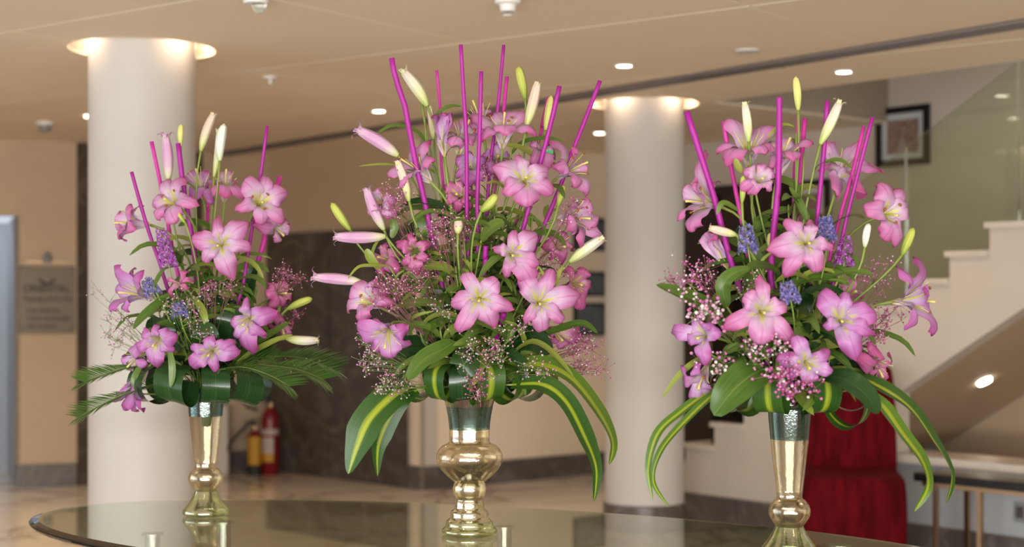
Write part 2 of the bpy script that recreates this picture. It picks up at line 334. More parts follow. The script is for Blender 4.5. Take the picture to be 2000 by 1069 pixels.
# the cool grey doorway at the far left
rn = V((-(KL1-KL0).normalized().y, (KL1-KL0).normalized().x, 0))
dr = struct(MB().prism([KL0+V((0, 0, .0)), KL0+rn*1.3, KL0+rn*1.3+V((0, 0, 2.08)), KL0+V((0, 0, 2.08))], rn.cross(V((0, 0, 1)))*.03).build('door_1', M['bluegrey'], origin=KL0))
MB().prism([KL0+rn*1.3, LT+rn*1.3, LT+rn*1.3+V((0, 0, 2.08)), KL0+rn*1.3+V((0, 0, 2.08))], rn*.04).build('door_leaf', M['bluegrey'], dr)
MB().prism([LT, LT+rn*1.3, LT+rn*1.3+V((0, 0, 2.08)), LT+V((0, 0, 2.08))], rn.cross(V((0, 0, -1)))*.03).build('door_jamb', M['bluegrey'], dr)
pier = seg('wall_marble', KL1, KL2, 0, ZC, M['dark'])
for k in range(4):                            # slabs of the marble pier
    t = (KL2-KL1).normalized(); n = V((-t.y, t.x, 0)); L = (KL2-KL1).length/2
    for j in range(2):
        a = KL1+t*(L*j+.004); c = KL1+t*(L*(j+1)-.004); z0 = k*.663+.003
        MB().prism([a-n*.012+V((0, 0, z0)), c-n*.012+V((0, 0, z0)), c+V((0, 0, z0)), a+V((0, 0, z0))], (0, 0, .657)).build('marble_slab', M['dark'], pier)
seg('wall_back', KL2, KL3, 0, ZC, M['wall'])
wd = seg('wall_lift', KL3, KD, 0, ZC, M['wall'])
t = (KD-KL3).normalized(); n = V((-t.y, t.x, 0)); L = (KD-KL3).length; cuts = [0, .21, .47, .56, .80, 1]
for j in range(5):                            # dark marble cladding, slab by slab
    for (z0, z1) in ((.004, .66), (.664, 1.325), (1.329, 1.99)):
        a = KL3+t*(L*cuts[j]+.004); c = KL3+t*(L*cuts[j+1]-.004); e = .03 if j != 2 else .02
        MB().prism([a-n*e+V((0, 0, z0)), c-n*e+V((0, 0, z0)), c+V((0, 0, z0)), a+V((0, 0, z0))], (0, 0, z1-z0)).build('marble_slab', M['dark'], wd)
seg('wall_pier', KD, K, 0, ZC, M['white'])
seg('wall_middle', K, KR, 0, ZC, M['beige'])
struct(MB().box(K+V((0, -.006, 1.41)), (.03, .03, 2.46)).build('trim_1', M['trim']))
wb = seg('wall_right', KR, RF, 0, 4.4, M['white'], .16)
# dark doorway beside the stairs
pa, pb = BK0+B2*-1.72, BK0+B2*-.30
d2 = struct(MB().prism([pa-A2*.02, pb-A2*.02, pb, pa], (0, 0, 2.31)).build('door_2', M['black'], origin=pa))
for j in range(2):
    a = pa+B2*(.05+.67*j); c = a+B2*.64
    MB().prism([a-A2*.045+V((0, 0, .01)), c-A2*.045+V((0, 0, .01)), c-A2*.02+V((0, 0, .01)), a-A2*.02+V((0, 0, .01))], (0, 0, 2.24)).build('door_leaf', M['blackwood'], d2)
MB().tube([pa+B2*.64-A2*.085+V((0, 0, .85)), pa+B2*.64-A2*.085+V((0, 0, 1.35))], .014).build('door_handle', M['bronze'], d2)
base('baseboard_left', KL0, KL1); base('baseboard_back', KL2, KL3); base('baseboard_middle', K, KR); base('baseboard_pier', KD, K)
base('baseboard_right', BK0+B2*-.3, BK0+B2*1.6)
# sides and glazed front of the lobby
wl = struct(MB().box((-6.2, -1.3, ZC/2), (.1, 2.5, ZC)).build('wall_side_left', M['wall']))
struct(MB().box((-6.2, 9.1, ZC/2), (.1, 5.0, ZC)).build('wall_side_left_far', M['wall']))
struct(MB().box((5.9, 2.2, ZC/2), (.1, 10.4, ZC)).build('wall_side_right', M['wall']))
def glazed(name, p, q, k):
    p, q = V(p), V(q); t = (q-p).normalized(); L = (q-p).length; nn = V((-t.y, t.x, 0))
    wd_ = struct(MB().box((p+q)/2+V((0, 0, ZC-.06)), (L, .1, .12), t, nn).build(name, M['slot'], origin=p))
    MB().box((p+q)/2+V((0, 0, .09)), (L, .1, .18), t, nn).build('window_sill', M['skirt'], wd_)
    for i in range(k+1): MB().box(p+t*(L*i/k)+V((0, 0, ZC/2)), (.07, .09, ZC-.3), t, nn).build('mullion', M['slot'], wd_)
    for i in range(k): MB().box(p+t*(L*(i+.5)/k)+V((0, 0, ZC/2)), (L/k-.07, .01, ZC-.3), t, nn).build('pane', M['winglass'], wd_)
glazed('window_1', (6.0, -2.6, 0), (-6.4, -2.6, 0), 7)
glazed('window_2', (-6.1, .0, 0), (-6.1, 6.6, 0), 5)
# ------------------------------------------------------------ ceiling: grid panels, holes round the pillars, stairwell
LP = W(278, 97, 1); LPc = at_z(278, 97, ZC); RPc = at_z(1258.5, 204, ZC)
LPc.z = RPc.z = 0
cutters = []
def cutter(mb):
    o = mb.build('cutter', M['joint'], fix=True); cutters.append(o); return o
h1 = cutter(MB().lathe([(.352, ZC-.2), (.352, ZC+.6)], LPc, 48, cap=True))
h2 = cutter(MB().lathe([(.338, ZC-.2), (.338, ZC+.6)], RPc, 48, cap=True))
EC = V((1.24, 9.46, 0))                        # near corner of the stairwell opening
well = [EC, EC+B2*6.5, EC+B2*6.5+A2*2.4, EC+A2*2.4]
h3 = cutter(MB().prism([p+V((0, 0, ZC-.2)) for p in well], (0, 0, .9)))
def apply_cut(o, cs):
    for c in cs:
        md = o.modifiers.new('b', 'BOOLEAN'); md.object = c; md.operation = 'DIFFERENCE'; md.solver = 'EXACT'
    bpy.context.view_layer.update(); dg = bpy.context.evaluated_depsgraph_get()
    me = bpy.data.meshes.new_from_object(o.evaluated_get(dg)); o.modifiers.clear(); me.name = o.name; o.data = me
    return len(me.polygons)
ceil = struct(MB().box((0, 5.6, ZC+.16), (13.2, 19, .30)).build('ceiling', M['joint'], origin=(0, 0, ZC), fix=True))
apply_cut(ceil, cutters)
q, pan = 1.478, None
for i in range(-7, 8):
    for j in range(-7, 8):
        a0, b0 = 3.04+q*i, 4.22+q*j; c = C1*(a0+q/2)+C2*(b0+q/2)+V((0, 0, ZC+.006))
        if not (-6.8 < c.x < 6.8 and -3.2 < c.y < 14.6): continue
        near = [h for h, (p, r) in ((h1, (LPc, 1.4)), (h2, (RPc, 1.4))) if (c.xy-p.xy).length < r]
        rel = c-EC; s_, a_ = rel.dot(B2), rel.dot(A2)
        if -1.1 < s_ < 7.6 and -1.1 < a_ < 3.4: near.append(h3)
        if near or pan is None:
            o = MB().box(c, (q-.014, q-.014, .012), C1, C2).build('ceiling_panel', M['ceil'], ceil, origin=c, fix=True)
            if near:
                if apply_cut(o, near) == 0: bpy.data.objects.remove(o); continue
            else: pan = o
        else:
            o = pan.copy(); C.objects.link(o); o.parent = ceil; o.location = c-V(ceil['_w'])
for o in cutters: bpy.data.objects.remove(o)
# stairwell sides and its own higher ceiling
ue = struct(MB().prism([EC+V((0, 0, ZC+.006)), EC+B2*6.5+V((0, 0, ZC+.006)), EC+B2*6.5-A2*.1+V((0, 0, ZC+.006)), EC-A2*.1+V((0, 0, ZC+.006))], (0, 0, 1.7)).build('wall_stairwell', M['white'], origin=EC))
struct(MB().prism([EC+V((0, 0, ZC+.006)), EC+A2*2.4+V((0, 0, ZC+.006)), EC+A2*2.4-B2*.1+V((0, 0, ZC+.006)), EC-B2*.1+V((0, 0, ZC+.006))], (0, 0, 1.7)).build('wall_stairwell_end', M['beige'], origin=EC))
struct(MB().prism([p+V((0, 0, 4.35)) for p in well], (0, 0, .1)).build('ceiling_stairwell', M['ceil'], origin=EC))
area('daylight_corridor', (KL0+LT)/2+rn*.75+V((0, 0, 2.05)), (math.radians(22), 0, 0), .8, .8, 2.5, (.85, .93, 1))
l = bpy.data.lights.new('stairwell_light', 'AREA'); l.energy = 15; l.color = (.98, .95, .92); l.size = .8
lo = bpy.data.objects.new('stairwell_light', l); C.objects.link(lo); lo.location = EC+B2*2.3+A2*.7+V((0, 0, 3.5))
# ------------------------------------------------------------ pillars with glowing recesses
def pillar(c, r, hole, label, lamps):
    t = thing('pillar', c, label, 'pillar')
    MB().lathe([(r, .178), (r, ZC+.13)], c, 72).build('shaft', M['pillar'], t, smooth=True)
    MB().lathe([(r+.001, 0), (r+.012, 0), (r+.012, .172), (r-.002, .178)], c, 72).build('plinth', M['skirt'], t)
    rc = MB().lathe([(hole, ZC+.0), (hole+.004, ZC+.13), (r, ZC+.135)], c, 64).build('ceiling_recess', M['pillar'], ceil, origin=c, smooth=False)
    for k, a in enumerate(lamps):
        p = c+V((math.cos(a), math.sin(a), 0))*(hole-.036)
        d = MB().lathe([(.001, ZC+.092), (.034, ZC+.092), (.034, ZC+.13)], p, 16).build('recess_lamp', M['lamp'], rc)
        l = bpy.data.lights.new('recess_light', 'POINT'); l.energy = .8; l.color = WARM; l.shadow_soft_size = .02
        o = bpy.data.objects.new('recess_light', l); C.objects.link(o); o.location = p+V((0, 0, ZC+.05))
pillar(LPc, .2556, .352, 'thick round cream pillar behind the left vase, rising to a lit ceiling ring', [math.radians(d) for d in (35, 145, 215, 325)])
pillar(RPc, .2455, .338, 'round cream pillar on a grey plinth between the centre and right vases', [math.radians(d) for d in (20, 160, 230, 310)])
# ------------------------------------------------------------ staircase
st = thing('staircase', S(0, 0), 'white staircase with pale marble treads climbing to the right edge', 'staircase')
pts = [S(-.758, 0), S(1.66, 0), S(1.66, .892), S(4.6, .892+.61*2.94)]
prof = []
for k in range(-4, 17):
    s_ = .25+.252*k; prof += [(s_, max(0, .50+.15*k)), (s_, .65+.15*k)]
prof.append((4.6, prof[-1][1]))
pts += [S(s_, z-.03) for s_, z in reversed(prof) if z > .03]
MB().prism(pts, A2*.12).build('stringer', M['white'], st)
for k in range(-4, 17):
    s_ = .25+.252*k; z = .65+.15*k
    if z < .06: continue
    MB().prism([S(s_-.022, z-.032, -.02), S(s_+.252, z-.032, -.02), S(s_+.252, z-.032, 1.44), S(s_-.022, z-.032, 1.44)], (0, 0, .032)).build('tread', M['tread'], st)
    MB().prism([S(s_, z-.15, .122), S(s_+.03, z-.15, .122), S(s_+.03, z-.15, 1.44), S(s_, z-.15, 1.44)], (0, 0, .118)).build('riser', M['white'], st)
MB().prism([S(1.0, .489, .12), S(4.6, 2.685, .12), S(4.6, 2.685, 1.44), S(1.0, .489, 1.44)], (0, 0, .05)).build('soffit', M['soffit'], st)
dw = struct(MB().prism([S(1.66, 0, -.04), S(4.6, 0, -.04), S(4.6, 0, .25), S(1.66, 0, .25)], (0, 0, .515)).build('wall_dado', M['dado'], origin=S(1.66, 0)))
MB().prism([S(1.66, .515, -.07), S(4.6, .515, -.07), S(4.6, .515, .27), S(1.66, .515, .27)], (0, 0, .045)).build('coping', M['tread'], dw)
base('baseboard_stair', S(-.75, 0, -.001), S(1.66, 0, -.001)); base('baseboard_dado', S(1.66, 0, -.041), S(4.6, 0, -.041))
nb = struct(MB().prism([S(.9, 0, 1.435), S(4.6, 0, 1.435), S(4.6, 2.68, 1.435), S(.9, .42, 1.435)], A2*.02).build('wall_niche', M['soffit'], origin=S(.9, 0, 1.435)))
# under-stair lamp
N_s = (B2*(-.61)+V((0, 0, 1))).normalized(); lp = on_plane(1922, 744, S(1.639, .879), N_s)
ul = tag(MB().lathe([(.001, -.012), (.042, -.012), (.045, .004)], (0, 0, 0), 20).build('downlight', M['lamp'], origin=(0, 0, 0)), 'small round lamp in the sloping soffit under the stairs', 'lamp')
ul.location = lp-N_s*.002; ul.rotation_euler = V((0, 0, 1)).rotation_difference(N_s).to_euler()
def spot(loc, e, ang=120):
    l = bpy.data.lights.new('downlight_beam', 'SPOT'); l.energy = e; l.color = WARM; l.spot_size = math.radians(ang); l.spot_blend = .8; l.shadow_soft_size = .05
    o = bpy.data.objects.new('downlight_beam', l); C.objects.link(o); o.location = loc; return o
u_ = spot(lp-N_s*.05, 3); u_.rotation_euler = ul.rotation_euler
# glass balustrade: panes between the treads and a sloping top edge
gb = thing('glass_balustrade', S(.3, .7, .03), 'greenish frameless glass balustrade on the staircase with sloping top edge', 'balustrade')
def gpane(s0, s1, zt0, zt1):
    zb = lambda s: .53+.595*(s-.25)
    MB().prism([S(s0, zb(s0), .04), S(s1, zb(s1), .04), S(s1, zt1, .04), S(s0, zt0, .04)], A2*.012).build('glass_pane', M['pane'], gb)
def pz(x, y): p = on_plane(x, y, S(0, 0, .04), A2); return (p-P0).dot(B2), p.z
sA, zA = pz(1715, 330); sB, zB = pz(1985, 122); sJ, _ = pz(1767, 400); sl = (zB-zA)/(sB-sA); zt = lambda s: zA+sl*(s-sA)
for (a, b) in ((sJ-1.5, sJ-.76), (sJ-.75, sJ-.006), (sJ+.006, sB)): gpane(a, b, zt(a), zt(b))
gpane(sB+.01, sB+1.1, zB, zB+.02)
MB().tube([S(sJ, .53+.595*(sJ-.25), .046), S(sJ, zt(sJ), .046)], .005).build('pane_joint', M['greyplastic'], gb)
# ------------------------------------------------------------ furniture on the right
def frame_chair(c, f, label):
    c = V(c); f = V(f).normalized(); r = V((-f.y, f.x, 0)); z = V((0, 0, 1))
    t = thing('slipper_chair', c, label, 'chair'); t['_w'] = tuple(c)
    def cushion(name, cen, sx, sy, sz, bow=0, lean=0, taper=0):
        mb = MB(); n = 9
        for i in range(n+1):
            k = (0, .12, .3, .5, .7, .85, .93, .97, .99, 1)[i]; zz = (k-.5)*sz; e = .012*(1-(2*k-1)**2)
            wid = sx/2*(1-taper*k)+e; dp = sy/2+e
            dd = (0, 0, 0, 0, 0, 0, .001, .004, .011, .03)[i]; wid -= dd; dp -= dd
            ring = []
            for j in range(20):
                a = 2*math.pi*j/20; cx_, sx_ = math.cos(a), math.sin(a); ex = .22
                ring.append(cen+r*(wid*math.copysign(abs(cx_)**ex, cx_))+f*(dp*math.copysign(abs(sx_)**ex, sx_)+bow*cx_*cx_-lean*k)+z*zz)
            mb.v += ring; mb.uv += [(j/20, k) for j in range(20)]
            if i: mb.f += [((i-1)*20+j, (i-1)*20+(j+1) % 20, i*20+(j+1) % 20, i*20+j) for j in range(20)]
        mb.f += [tuple(range(19, -1, -1)), tuple(n*20+j for j in range(20))]
        return mb.build(name, M['chair'], t, smooth=True)
    cushion('seat', c+f*.05+z*.27, .54, .57, .46)
    cushion('backrest', c-f*.24+z*.62, .53, .15, .88, lean=.10, taper=.06)
    for i in (-1, 1):
        for j in (-1, 1): MB().lathe([(.016, 0), (.02, .03)], c+r*(.22*i)+f*(.05+.22*j), 8, cap=True).build('foot', M['black'], t)
    return t
frame_chair((1.835, 8.34, 0), (-.16, -.98, 0), 'dark red ruched velvet slipper chair against the wall under the stairs')
bt = thing('side_table', S(2.8, 0, -.30), 'long black topped low table on slim bronze legs, beside the red chair', 'table')
MB().prism([S(2.114, .475, -.47), S(3.9, .475, -.47), S(3.9, .475, -.13), S(2.114, .475, -.13)], (0, 0, .045)).build('tabletop', M['black'], bt, bevel=.006)
MB().prism([S(2.16, .452, -.455), S(3.85, .452, -.455), S(3.85, .452, -.435), S(2.16, .452, -.435)], (0, 0, .022)).build('rail', M['bronze'], bt)
for s_ in (2.235, 2.50, 3.7):
    MB().box(S(s_, .2375, -.44), (.024, .024, .475), B2, A2).build('leg', M['bronze'], bt)
for s_ in (2.235, 3.7): MB().box(S(s_, .2375, -.16), (.024, .024, .475), B2, A2).build('leg', M['bronze'], bt)
so = on_plane(1993, 1001, S(0, 0, -.045), A2)
sk = tag(MB().box(so, (.075, .01, .105), B2, A2).build('wall_socket', M['greyplastic'], origin=so, bevel=.004), 'grey wall socket low on the white dado behind the black table', 'socket')
MB().box(so-A2*.007, (.04, .008, .06), B2, A2).build('rocker', M['slot'], sk)
# ------------------------------------------------------------ pictures
def street_mat():
    m = noise_mat('street_photo_print', (.05, .035, .025), (.42, .27, .22), 9, 5, .5, coord='Generated', lo=.3, hi=.7); N, L, b = nd(m)
    src = b.inputs['Base Color'].links[0].from_socket
    uv = N.new('ShaderNodeUVMap'); sp = N.new('ShaderNodeSeparateXYZ'); L.new(uv.outputs[0], sp.inputs[0])
    d = math_n(N, L, 'ABSOLUTE', math_n(N, L, 'ADD', sp.outputs[0], -.5)); wdt = math_n(N, L, 'MULTIPLY_ADD', sp.outputs[1], -.5, .28)
    f = math_n(N, L, 'MINIMUM', math_n(N, L, 'MAXIMUM', math_n(N, L, 'MULTIPLY', math_n(N, L, 'SUBTRACT', wdt, d), 12), 0), 1)
    L.new(mixc(N, L, f, src, (.30, .25, .21)), b.inputs['Base Color']); return m
M['print'] = street_mat()
M['print2'] = noise_mat('dark_blue_print', (.03, .035, .04), (.16, .19, .22), 5, 4, .25, coord='Generated', stretch=(6, 6, .5))
def picture(c, t, n, wd_, ht, label, pm, b=.045, mt=.05, fm='black', group=None):
    c = V(c); z = V((0, 0, 1)); p = thing('framed_picture', c, label, 'picture', group)
    for (o_, sx, sz) in (((0, ht/2-b/2), wd_, b), ((0, -ht/2+b/2), wd_, b), ((-wd_/2+b/2, 0), b, ht-2*b), ((wd_/2-b/2, 0), b, ht-2*b)):
        MB().box(c+t*o_[0]+z*o_[1]+n*.015, (sx, .03, sz), t, n, z).build('frame', M[fm], p, bevel=.003)
    if mt: MB().box(c+n*.006, (wd_-2*b, .008, ht-2*b), t, n, z).build('mount', M['mount'], p)
    w_, h_ = wd_/2-b-mt, ht/2-b-mt
    MB().add([c+t*i*w_+z*j*h_+n*.0115 for i, j in ((-1, -1), (1, -1), (1, 1), (-1, 1))], [(0, 1, 2, 3)], [(0, 0), (1, 0), (1, 1), (0, 1)]).build('print', pm, p)
    return p
nB = -A2; pc = on_plane(1765.5, 266.5, BK0, A2)
picture(pc-A2*.002, B2, nB, .435, .405, 'black framed street photograph high on the wall by the glass balustrade', M['print'], .045, .042)
pc = on_plane(1576, 415, BK0, A2)
picture(pc-A2*.002, B2, nB, .44, .46, 'black framed picture partly hidden behind the flowers of the right vase', M['print'], .045, .05)
nM = V((A2.y, -A2.x, 0))
for (yc, hh, wh) in ((458, .27, 'topmost'), (555, .20, 'middle'), (624, .27, 'lowest')):
    pc = on_plane(1150, yc, K, nM)
    picture(pc+nM*.004, A2, nM, .36, hh, wh+' of three dark framed prints stacked on the wall beside the middle pillar', M['print2'], .02, 0)
# ------------------------------------------------------------ travel desk sign
tS = (KL1-KL0).normalized(); nS = V((tS.y, -tS.x, 0)); sc_ = on_plane(91.5, 586.5, KL0, nS)
sg = thing('wall_sign', sc_, 'bronze travel desk plaque with black lettering on the far left wall', 'sign')
z = V((0, 0, 1)); SW, SH = .415, .515
MB().box(sc_+nS*.008, (SW, .016, SH), tS, nS, z).build('plaque', M['plaque'], sg, bevel=.003)
for i in (-1, 1):
    for j in (-1, 1): MB().lathe([(.012, .016), (.012, .024), (.002, .026)], (0, 0, 0), 10).build('stud', M['ink'], sg, origin=(0, 0, 0)).location = tS*(i*(SW/2-.025))+z*(j*(SH/2-.025))+nS*.02
MB().box(sc_+z*(SH/2+.035)+nS*.01, (.30, .02, .012), tS, nS, z).build('bracket', M['bronze'], sg)
MB().lathe([(.03, -.02), (.034, 0), (.022, .05), (.004, .062)], sc_+z*(SH/2+.05)+nS*.03, 12, cap=True).build('sign_lamp', M['greyplastic'], sg)
def text(body, u, v, size, width):
    cu = bpy.data.curves.new('t', 'FONT'); cu.body = body; cu.size = size; cu.align_x = 'LEFT'; cu.extrude = .0015; cu.offset = size*.018
    to = bpy.data.objects.new('t', cu); C.objects.link(to); bpy.context.view_layer.update()
    me = bpy.data.meshes.new_from_object(to.evaluated_get(bpy.context.evaluated_depsgraph_get())); bpy.data.objects.remove(to)
    xs = [q_.co.x for q_ in me.vertices]; k = width/(max(xs)-min(xs)); x0 = min(xs)
    me.transform(Matrix(((tS.x, 0, nS.x, 0), (tS.y, 0, nS.y, 0), (0, 1, 0, 0), (0, 0, 0, 1))) @ Matrix.Translation((0, 0, .0175)) @ Matrix.Diagonal((k, 1, 1, 1)) @ Matrix.Translation((-x0, 0, 0)))
    me.materials.clear(); me.materials.append(M['ink']); me.name = 'lettering'
    o = bpy.data.objects.new('lettering', me); C.objects.link(o); o.parent = sg; o.location = tS*u+z*v
text('ORIENTAL', -.175, .062, .078, .345); text('TRAVELS PVT LTD', -.175, -.012, .052, .355)
text('CAR RENTAL', -.150, -.095, .040, .25); text('TOUR PACKAGES', -.150, -.155, .040, .32); text('AIR TICKET', -.150, -.215, .040, .22)
wing = []
for sgn in (-1, 1):
    MB().prism([sc_+nS*.017+tS*(sgn*a)+z*b for a, b in ((0, .125), (.03, .150), (.066, .172), (.060, .150), (.05, .138), (.036, .128), (.012, .108))], nS*.003).build('emblem', M['ink'], sg)
# ------------------------------------------------------------ corner with the extinguishers
pb_ = G(415, 12.62)
tag(MB().box(pb_+V((0, 0, .285)), (.27, .10, .57)).build('plinth_box', M['white'], origin=pb_, bevel=.012), 'plain white plinth standing on the floor behind the left vase', 'plinth')
def extinguisher(c, r, h, label, bands, nozzle):
    c = V(c); t = thing('fire_extinguisher', c, label, 'extinguisher')
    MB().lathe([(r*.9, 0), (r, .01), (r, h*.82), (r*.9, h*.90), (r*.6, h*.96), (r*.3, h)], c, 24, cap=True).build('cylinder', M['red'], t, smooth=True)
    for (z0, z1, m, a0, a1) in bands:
        mb = MB(); k = 14
        for i in range(k+1):
            a = math.radians(a0+(a1-a0)*i/k); d = V((math.cos(a), math.sin(a), 0))*(r+.002)
            mb.v += [c+d+V((0, 0, z0*h)), c+d+V((0, 0, z1*h))]; mb.uv += [(0, 0)]*2
            if i: mb.f.append((2*i-2, 2*i, 2*i+1, 2*i-1))
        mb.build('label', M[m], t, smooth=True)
    MB().lathe([(r*.3, h), (r*.32, h+.035)], c, 12, cap=True).build('valve', M['bronze'], t)
    MB().box(c+V((-.02, -.02, h+.05)), (.10, .022, .014)).box(c+V((-.02, -.02, h+.075)), (.11, .02, .01), (.97, 0, .22), (0, 1, 0), (-.22, 0, .97)).build('handle', M['rubber'], t)
    MB().tube(nozzle, .013, 8).build('hose', M['rubber'], t, smooth=True)
e1 = G(528, 12.62); e2 = G(498, 12.58)
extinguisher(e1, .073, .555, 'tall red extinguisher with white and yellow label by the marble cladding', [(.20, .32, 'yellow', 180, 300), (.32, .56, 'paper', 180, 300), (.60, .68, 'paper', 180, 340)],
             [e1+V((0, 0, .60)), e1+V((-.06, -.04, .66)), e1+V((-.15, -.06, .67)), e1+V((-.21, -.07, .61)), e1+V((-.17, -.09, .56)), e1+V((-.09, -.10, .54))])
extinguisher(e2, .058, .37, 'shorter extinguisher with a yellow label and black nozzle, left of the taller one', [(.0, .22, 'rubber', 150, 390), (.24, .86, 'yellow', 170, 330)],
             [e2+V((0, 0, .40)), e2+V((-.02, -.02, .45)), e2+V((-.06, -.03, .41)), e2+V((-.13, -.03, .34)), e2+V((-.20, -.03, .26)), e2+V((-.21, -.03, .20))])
# ------------------------------------------------------------ ceiling fittings
def downlight(x, y, label, e=16):
    p = at_z(x, y, ZC); t = thing('downlight', p, label, 'lamp')
    MB().lathe([(.052, 0), (.052, -.006), (.041, -.008), (.040, 0)], p, 24).build('trim_ring', M['plastic'], t)
    MB().lathe([(.041, -.004), (.001, -.004)], p, 24).build('lens', M['lamp'], t)
    spot(p+V((0, 0, -.03)), e)
downlight(740, 216, 'round ceiling lamp between the left pillar and the central magenta sticks')
downlight(1219, 127, 'round ceiling lamp above the middle pillar, on the near side of the slot')
downlight(1648, 139, 'brightest round ceiling lamp, above the right vase')
downlight(1171, 259, 'round ceiling lamp low at the left edge of the middle pillar')
for k, (X, Y) in enumerate(((-2.6, 5.2), (-.2, 5.4), (2.4, 4.6), (-4.2, 7.6), (-1.2, 2.6), (1.6, 2.2), (4.3, 2.6), (-3.6, 3.6), (-4.6, 10.4), (-.9, 9.3), (-3.55, 9.3))):
    spot(V((X, Y, ZC-.03)), 80 if k == 10 else 16)  # the last, strongest beam is added without a lamp to brighten the left floor
p = at_z(174, 226, ZC); tag(MB().lathe([(.03, 0), (.03, -.012), (.001, -.014)], p, 14).build('downlight', M['dimlamp'], origin=p), 'tiny dim ceiling lamp touching the left edge of the thick pillar', 'lamp')
p = at_z(88, 238, ZC); t = thing('smoke_detector', p, 'grey smoke detector on the ceiling above the travel desk sign', 'detector')
MB().lathe([(.06, 0), (.058, -.02), (.045, -.025)], p, 20, cap=True).build('mounting_base', M['plastic'], t); MB().lathe([(.044, -.025), (.042, -.06), (.02, -.068)], p, 20, cap=True).build('sensor_head', M['greyplastic'], t)
p = at_z(992, -2, ZC); t = thing('ceiling_sensor', p, 'white cup shaped sensor on the ceiling at the top centre', 'sensor')
MB().lathe([(.055, 0), (.054, -.018), (.034, -.026)], p, 24, cap=True).build('mounting_base', M['plastic'], t); MB().lathe([(.036, -.024), (.031, -.050), (.027, -.052)], p, 24, cap=True).build('sensor_head', M['plastic'], t)
for k in range(6):
    a = k*math.pi/3; MB().box(p+V((.023*math.cos(a), .023*math.sin(a), -.058)), (.005, .005, .014)).build('prong', M['greyplastic'], t)
MB().lathe([(.022, -.065), (.014, -.070)], p, 16, cap=True).build('cap', M['plastic'], t)
p = at_z(500, -2, ZC); t = thing('ceiling_sensor', p, 'white dome fitting on the ceiling above the left vase', 'sensor')
MB().lathe([(.055, 0), (.05, -.02)], p, 20, cap=True).build('mounting_base', M['plastic'], t); MB().ball(p+V((.012, 0, -.028)), .03, 16, 8).build('dome', M['clear'], t, smooth=True)
p = at_z(528, 150, ZC); t = thing('sprinkler_head', p, 'small white sprinkler on the ceiling right of the thick pillar', 'sprinkler')
MB().lathe([(.04, 0), (.036, -.01), (.012, -.014)], p, 16, cap=True).build('escutcheon', M['plastic'], t); MB().lathe([(.010, -.012), (.008, -.04), (.022, -.043)], p, 12, cap=True).build('deflector', M['plastic'], t)
p = at_z(1460, 98, ZC); tag(MB().lathe([(.065, 0), (.062, -.01), (.04, -.013), (.001, -.013)], p, 24).build('ceiling_vent', M['pillar'], origin=p), 'flush round cover plate on the ceiling in front of the long slot', 'vent')
# long slot diffuser across the ceiling
q0, q1 = at_z(425, 301, ZC), at_z(2030, 37, ZC); t_ = (q1-q0).normalized(); n_ = V((-t_.y, t_.x, 0)); L = (q1-q0).length; mid = (q0+q1)/2
sd = thing('slot_diffuser', q0, 'long grey slot diffuser running diagonally across the ceiling', 'air diffuser')
MB().box(mid+V((0, 0, -.004)), (L, .13, .008), t_, n_).build('back_plate', M['slot'], sd)
for o_ in (-.061, -.02, .02, .061): MB().box(mid+n_*o_+V((0, 0, -.011)), (L, .014, .014), t_, n_).build('blade', M['track'], sd)
for k in range(1, 5): MB().box(q0+t_*(L*k/5)+V((0, 0, -.012)), (.03, .135, .017), t_, n_).build('joint_cover', M['track'], sd)
# green exit sign glimpsed between the lilies
p = on_plane(1054, 293, K, nM)+nM*.05; t = thing('exit_sign', p, 'small glowing green sign glimpsed behind the top of the central lilies', 'sign')
MB().box(p, (.19, .03, .115), A2, nM).build('housing', M['plastic'], t, bevel=.004); MB().box(p+nM*.017, (.17, .006, .095), A2, nM).build('lit_face', M['green'], t)
# ------------------------------------------------------------ glass table
TZ = .75
TU = V((.914, -.406, 0)).normalized(); TV = V((.406, .914, 0)).normalized(); TC = V((-.125, 4.42, 0))-TV*.03
tb = thing('glass_table', (TC.x, TC.y, 0), 'long oval glass table with a dark green edge, under the three vases', 'table')
mb = MB(); n = 160
for (ins, z) in ((.030, TZ), (.012, TZ-.003), (.002, TZ-.007), (0, TZ-.010), (.002, TZ-.015), (.006, TZ-.019)):
    for i in range(n):
        a = 2*math.pi*i/n; mb.v.append(TC+TU*((1.475-ins)*math.cos(a))+TV*((.655-ins)*math.sin(a))+V((0, 0, z))); mb.uv.append((0, 0))
mb.f = [(j*n+i, (j+1)*n+i, (j+1)*n+(i+1) % n, j*n+(i+1) % n) for j in range(5) for i in range(n)]+[tuple(range(n)), tuple(5*n+i for i in range(n-1, -1, -1))]
mb.build('tabletop', M['tableglass'], tb)
for p in (at_z(437, 1017, TZ), at_z(985, 1026, TZ), at_z(1640, 1062, TZ), TC+TU*-.86-TV*.30, TC-TV*.36, TC+TU*.86-TV*.30):
    p = V((p.x, p.y, 0)); lg = MB().lathe([(.05, 0), (.05, .008), (.0225, .012), (.0225, TZ-.024), (.032, TZ-.0235), (.032, TZ-.0195)], p, 24, cap=True).build('leg', M['steel'], tb)
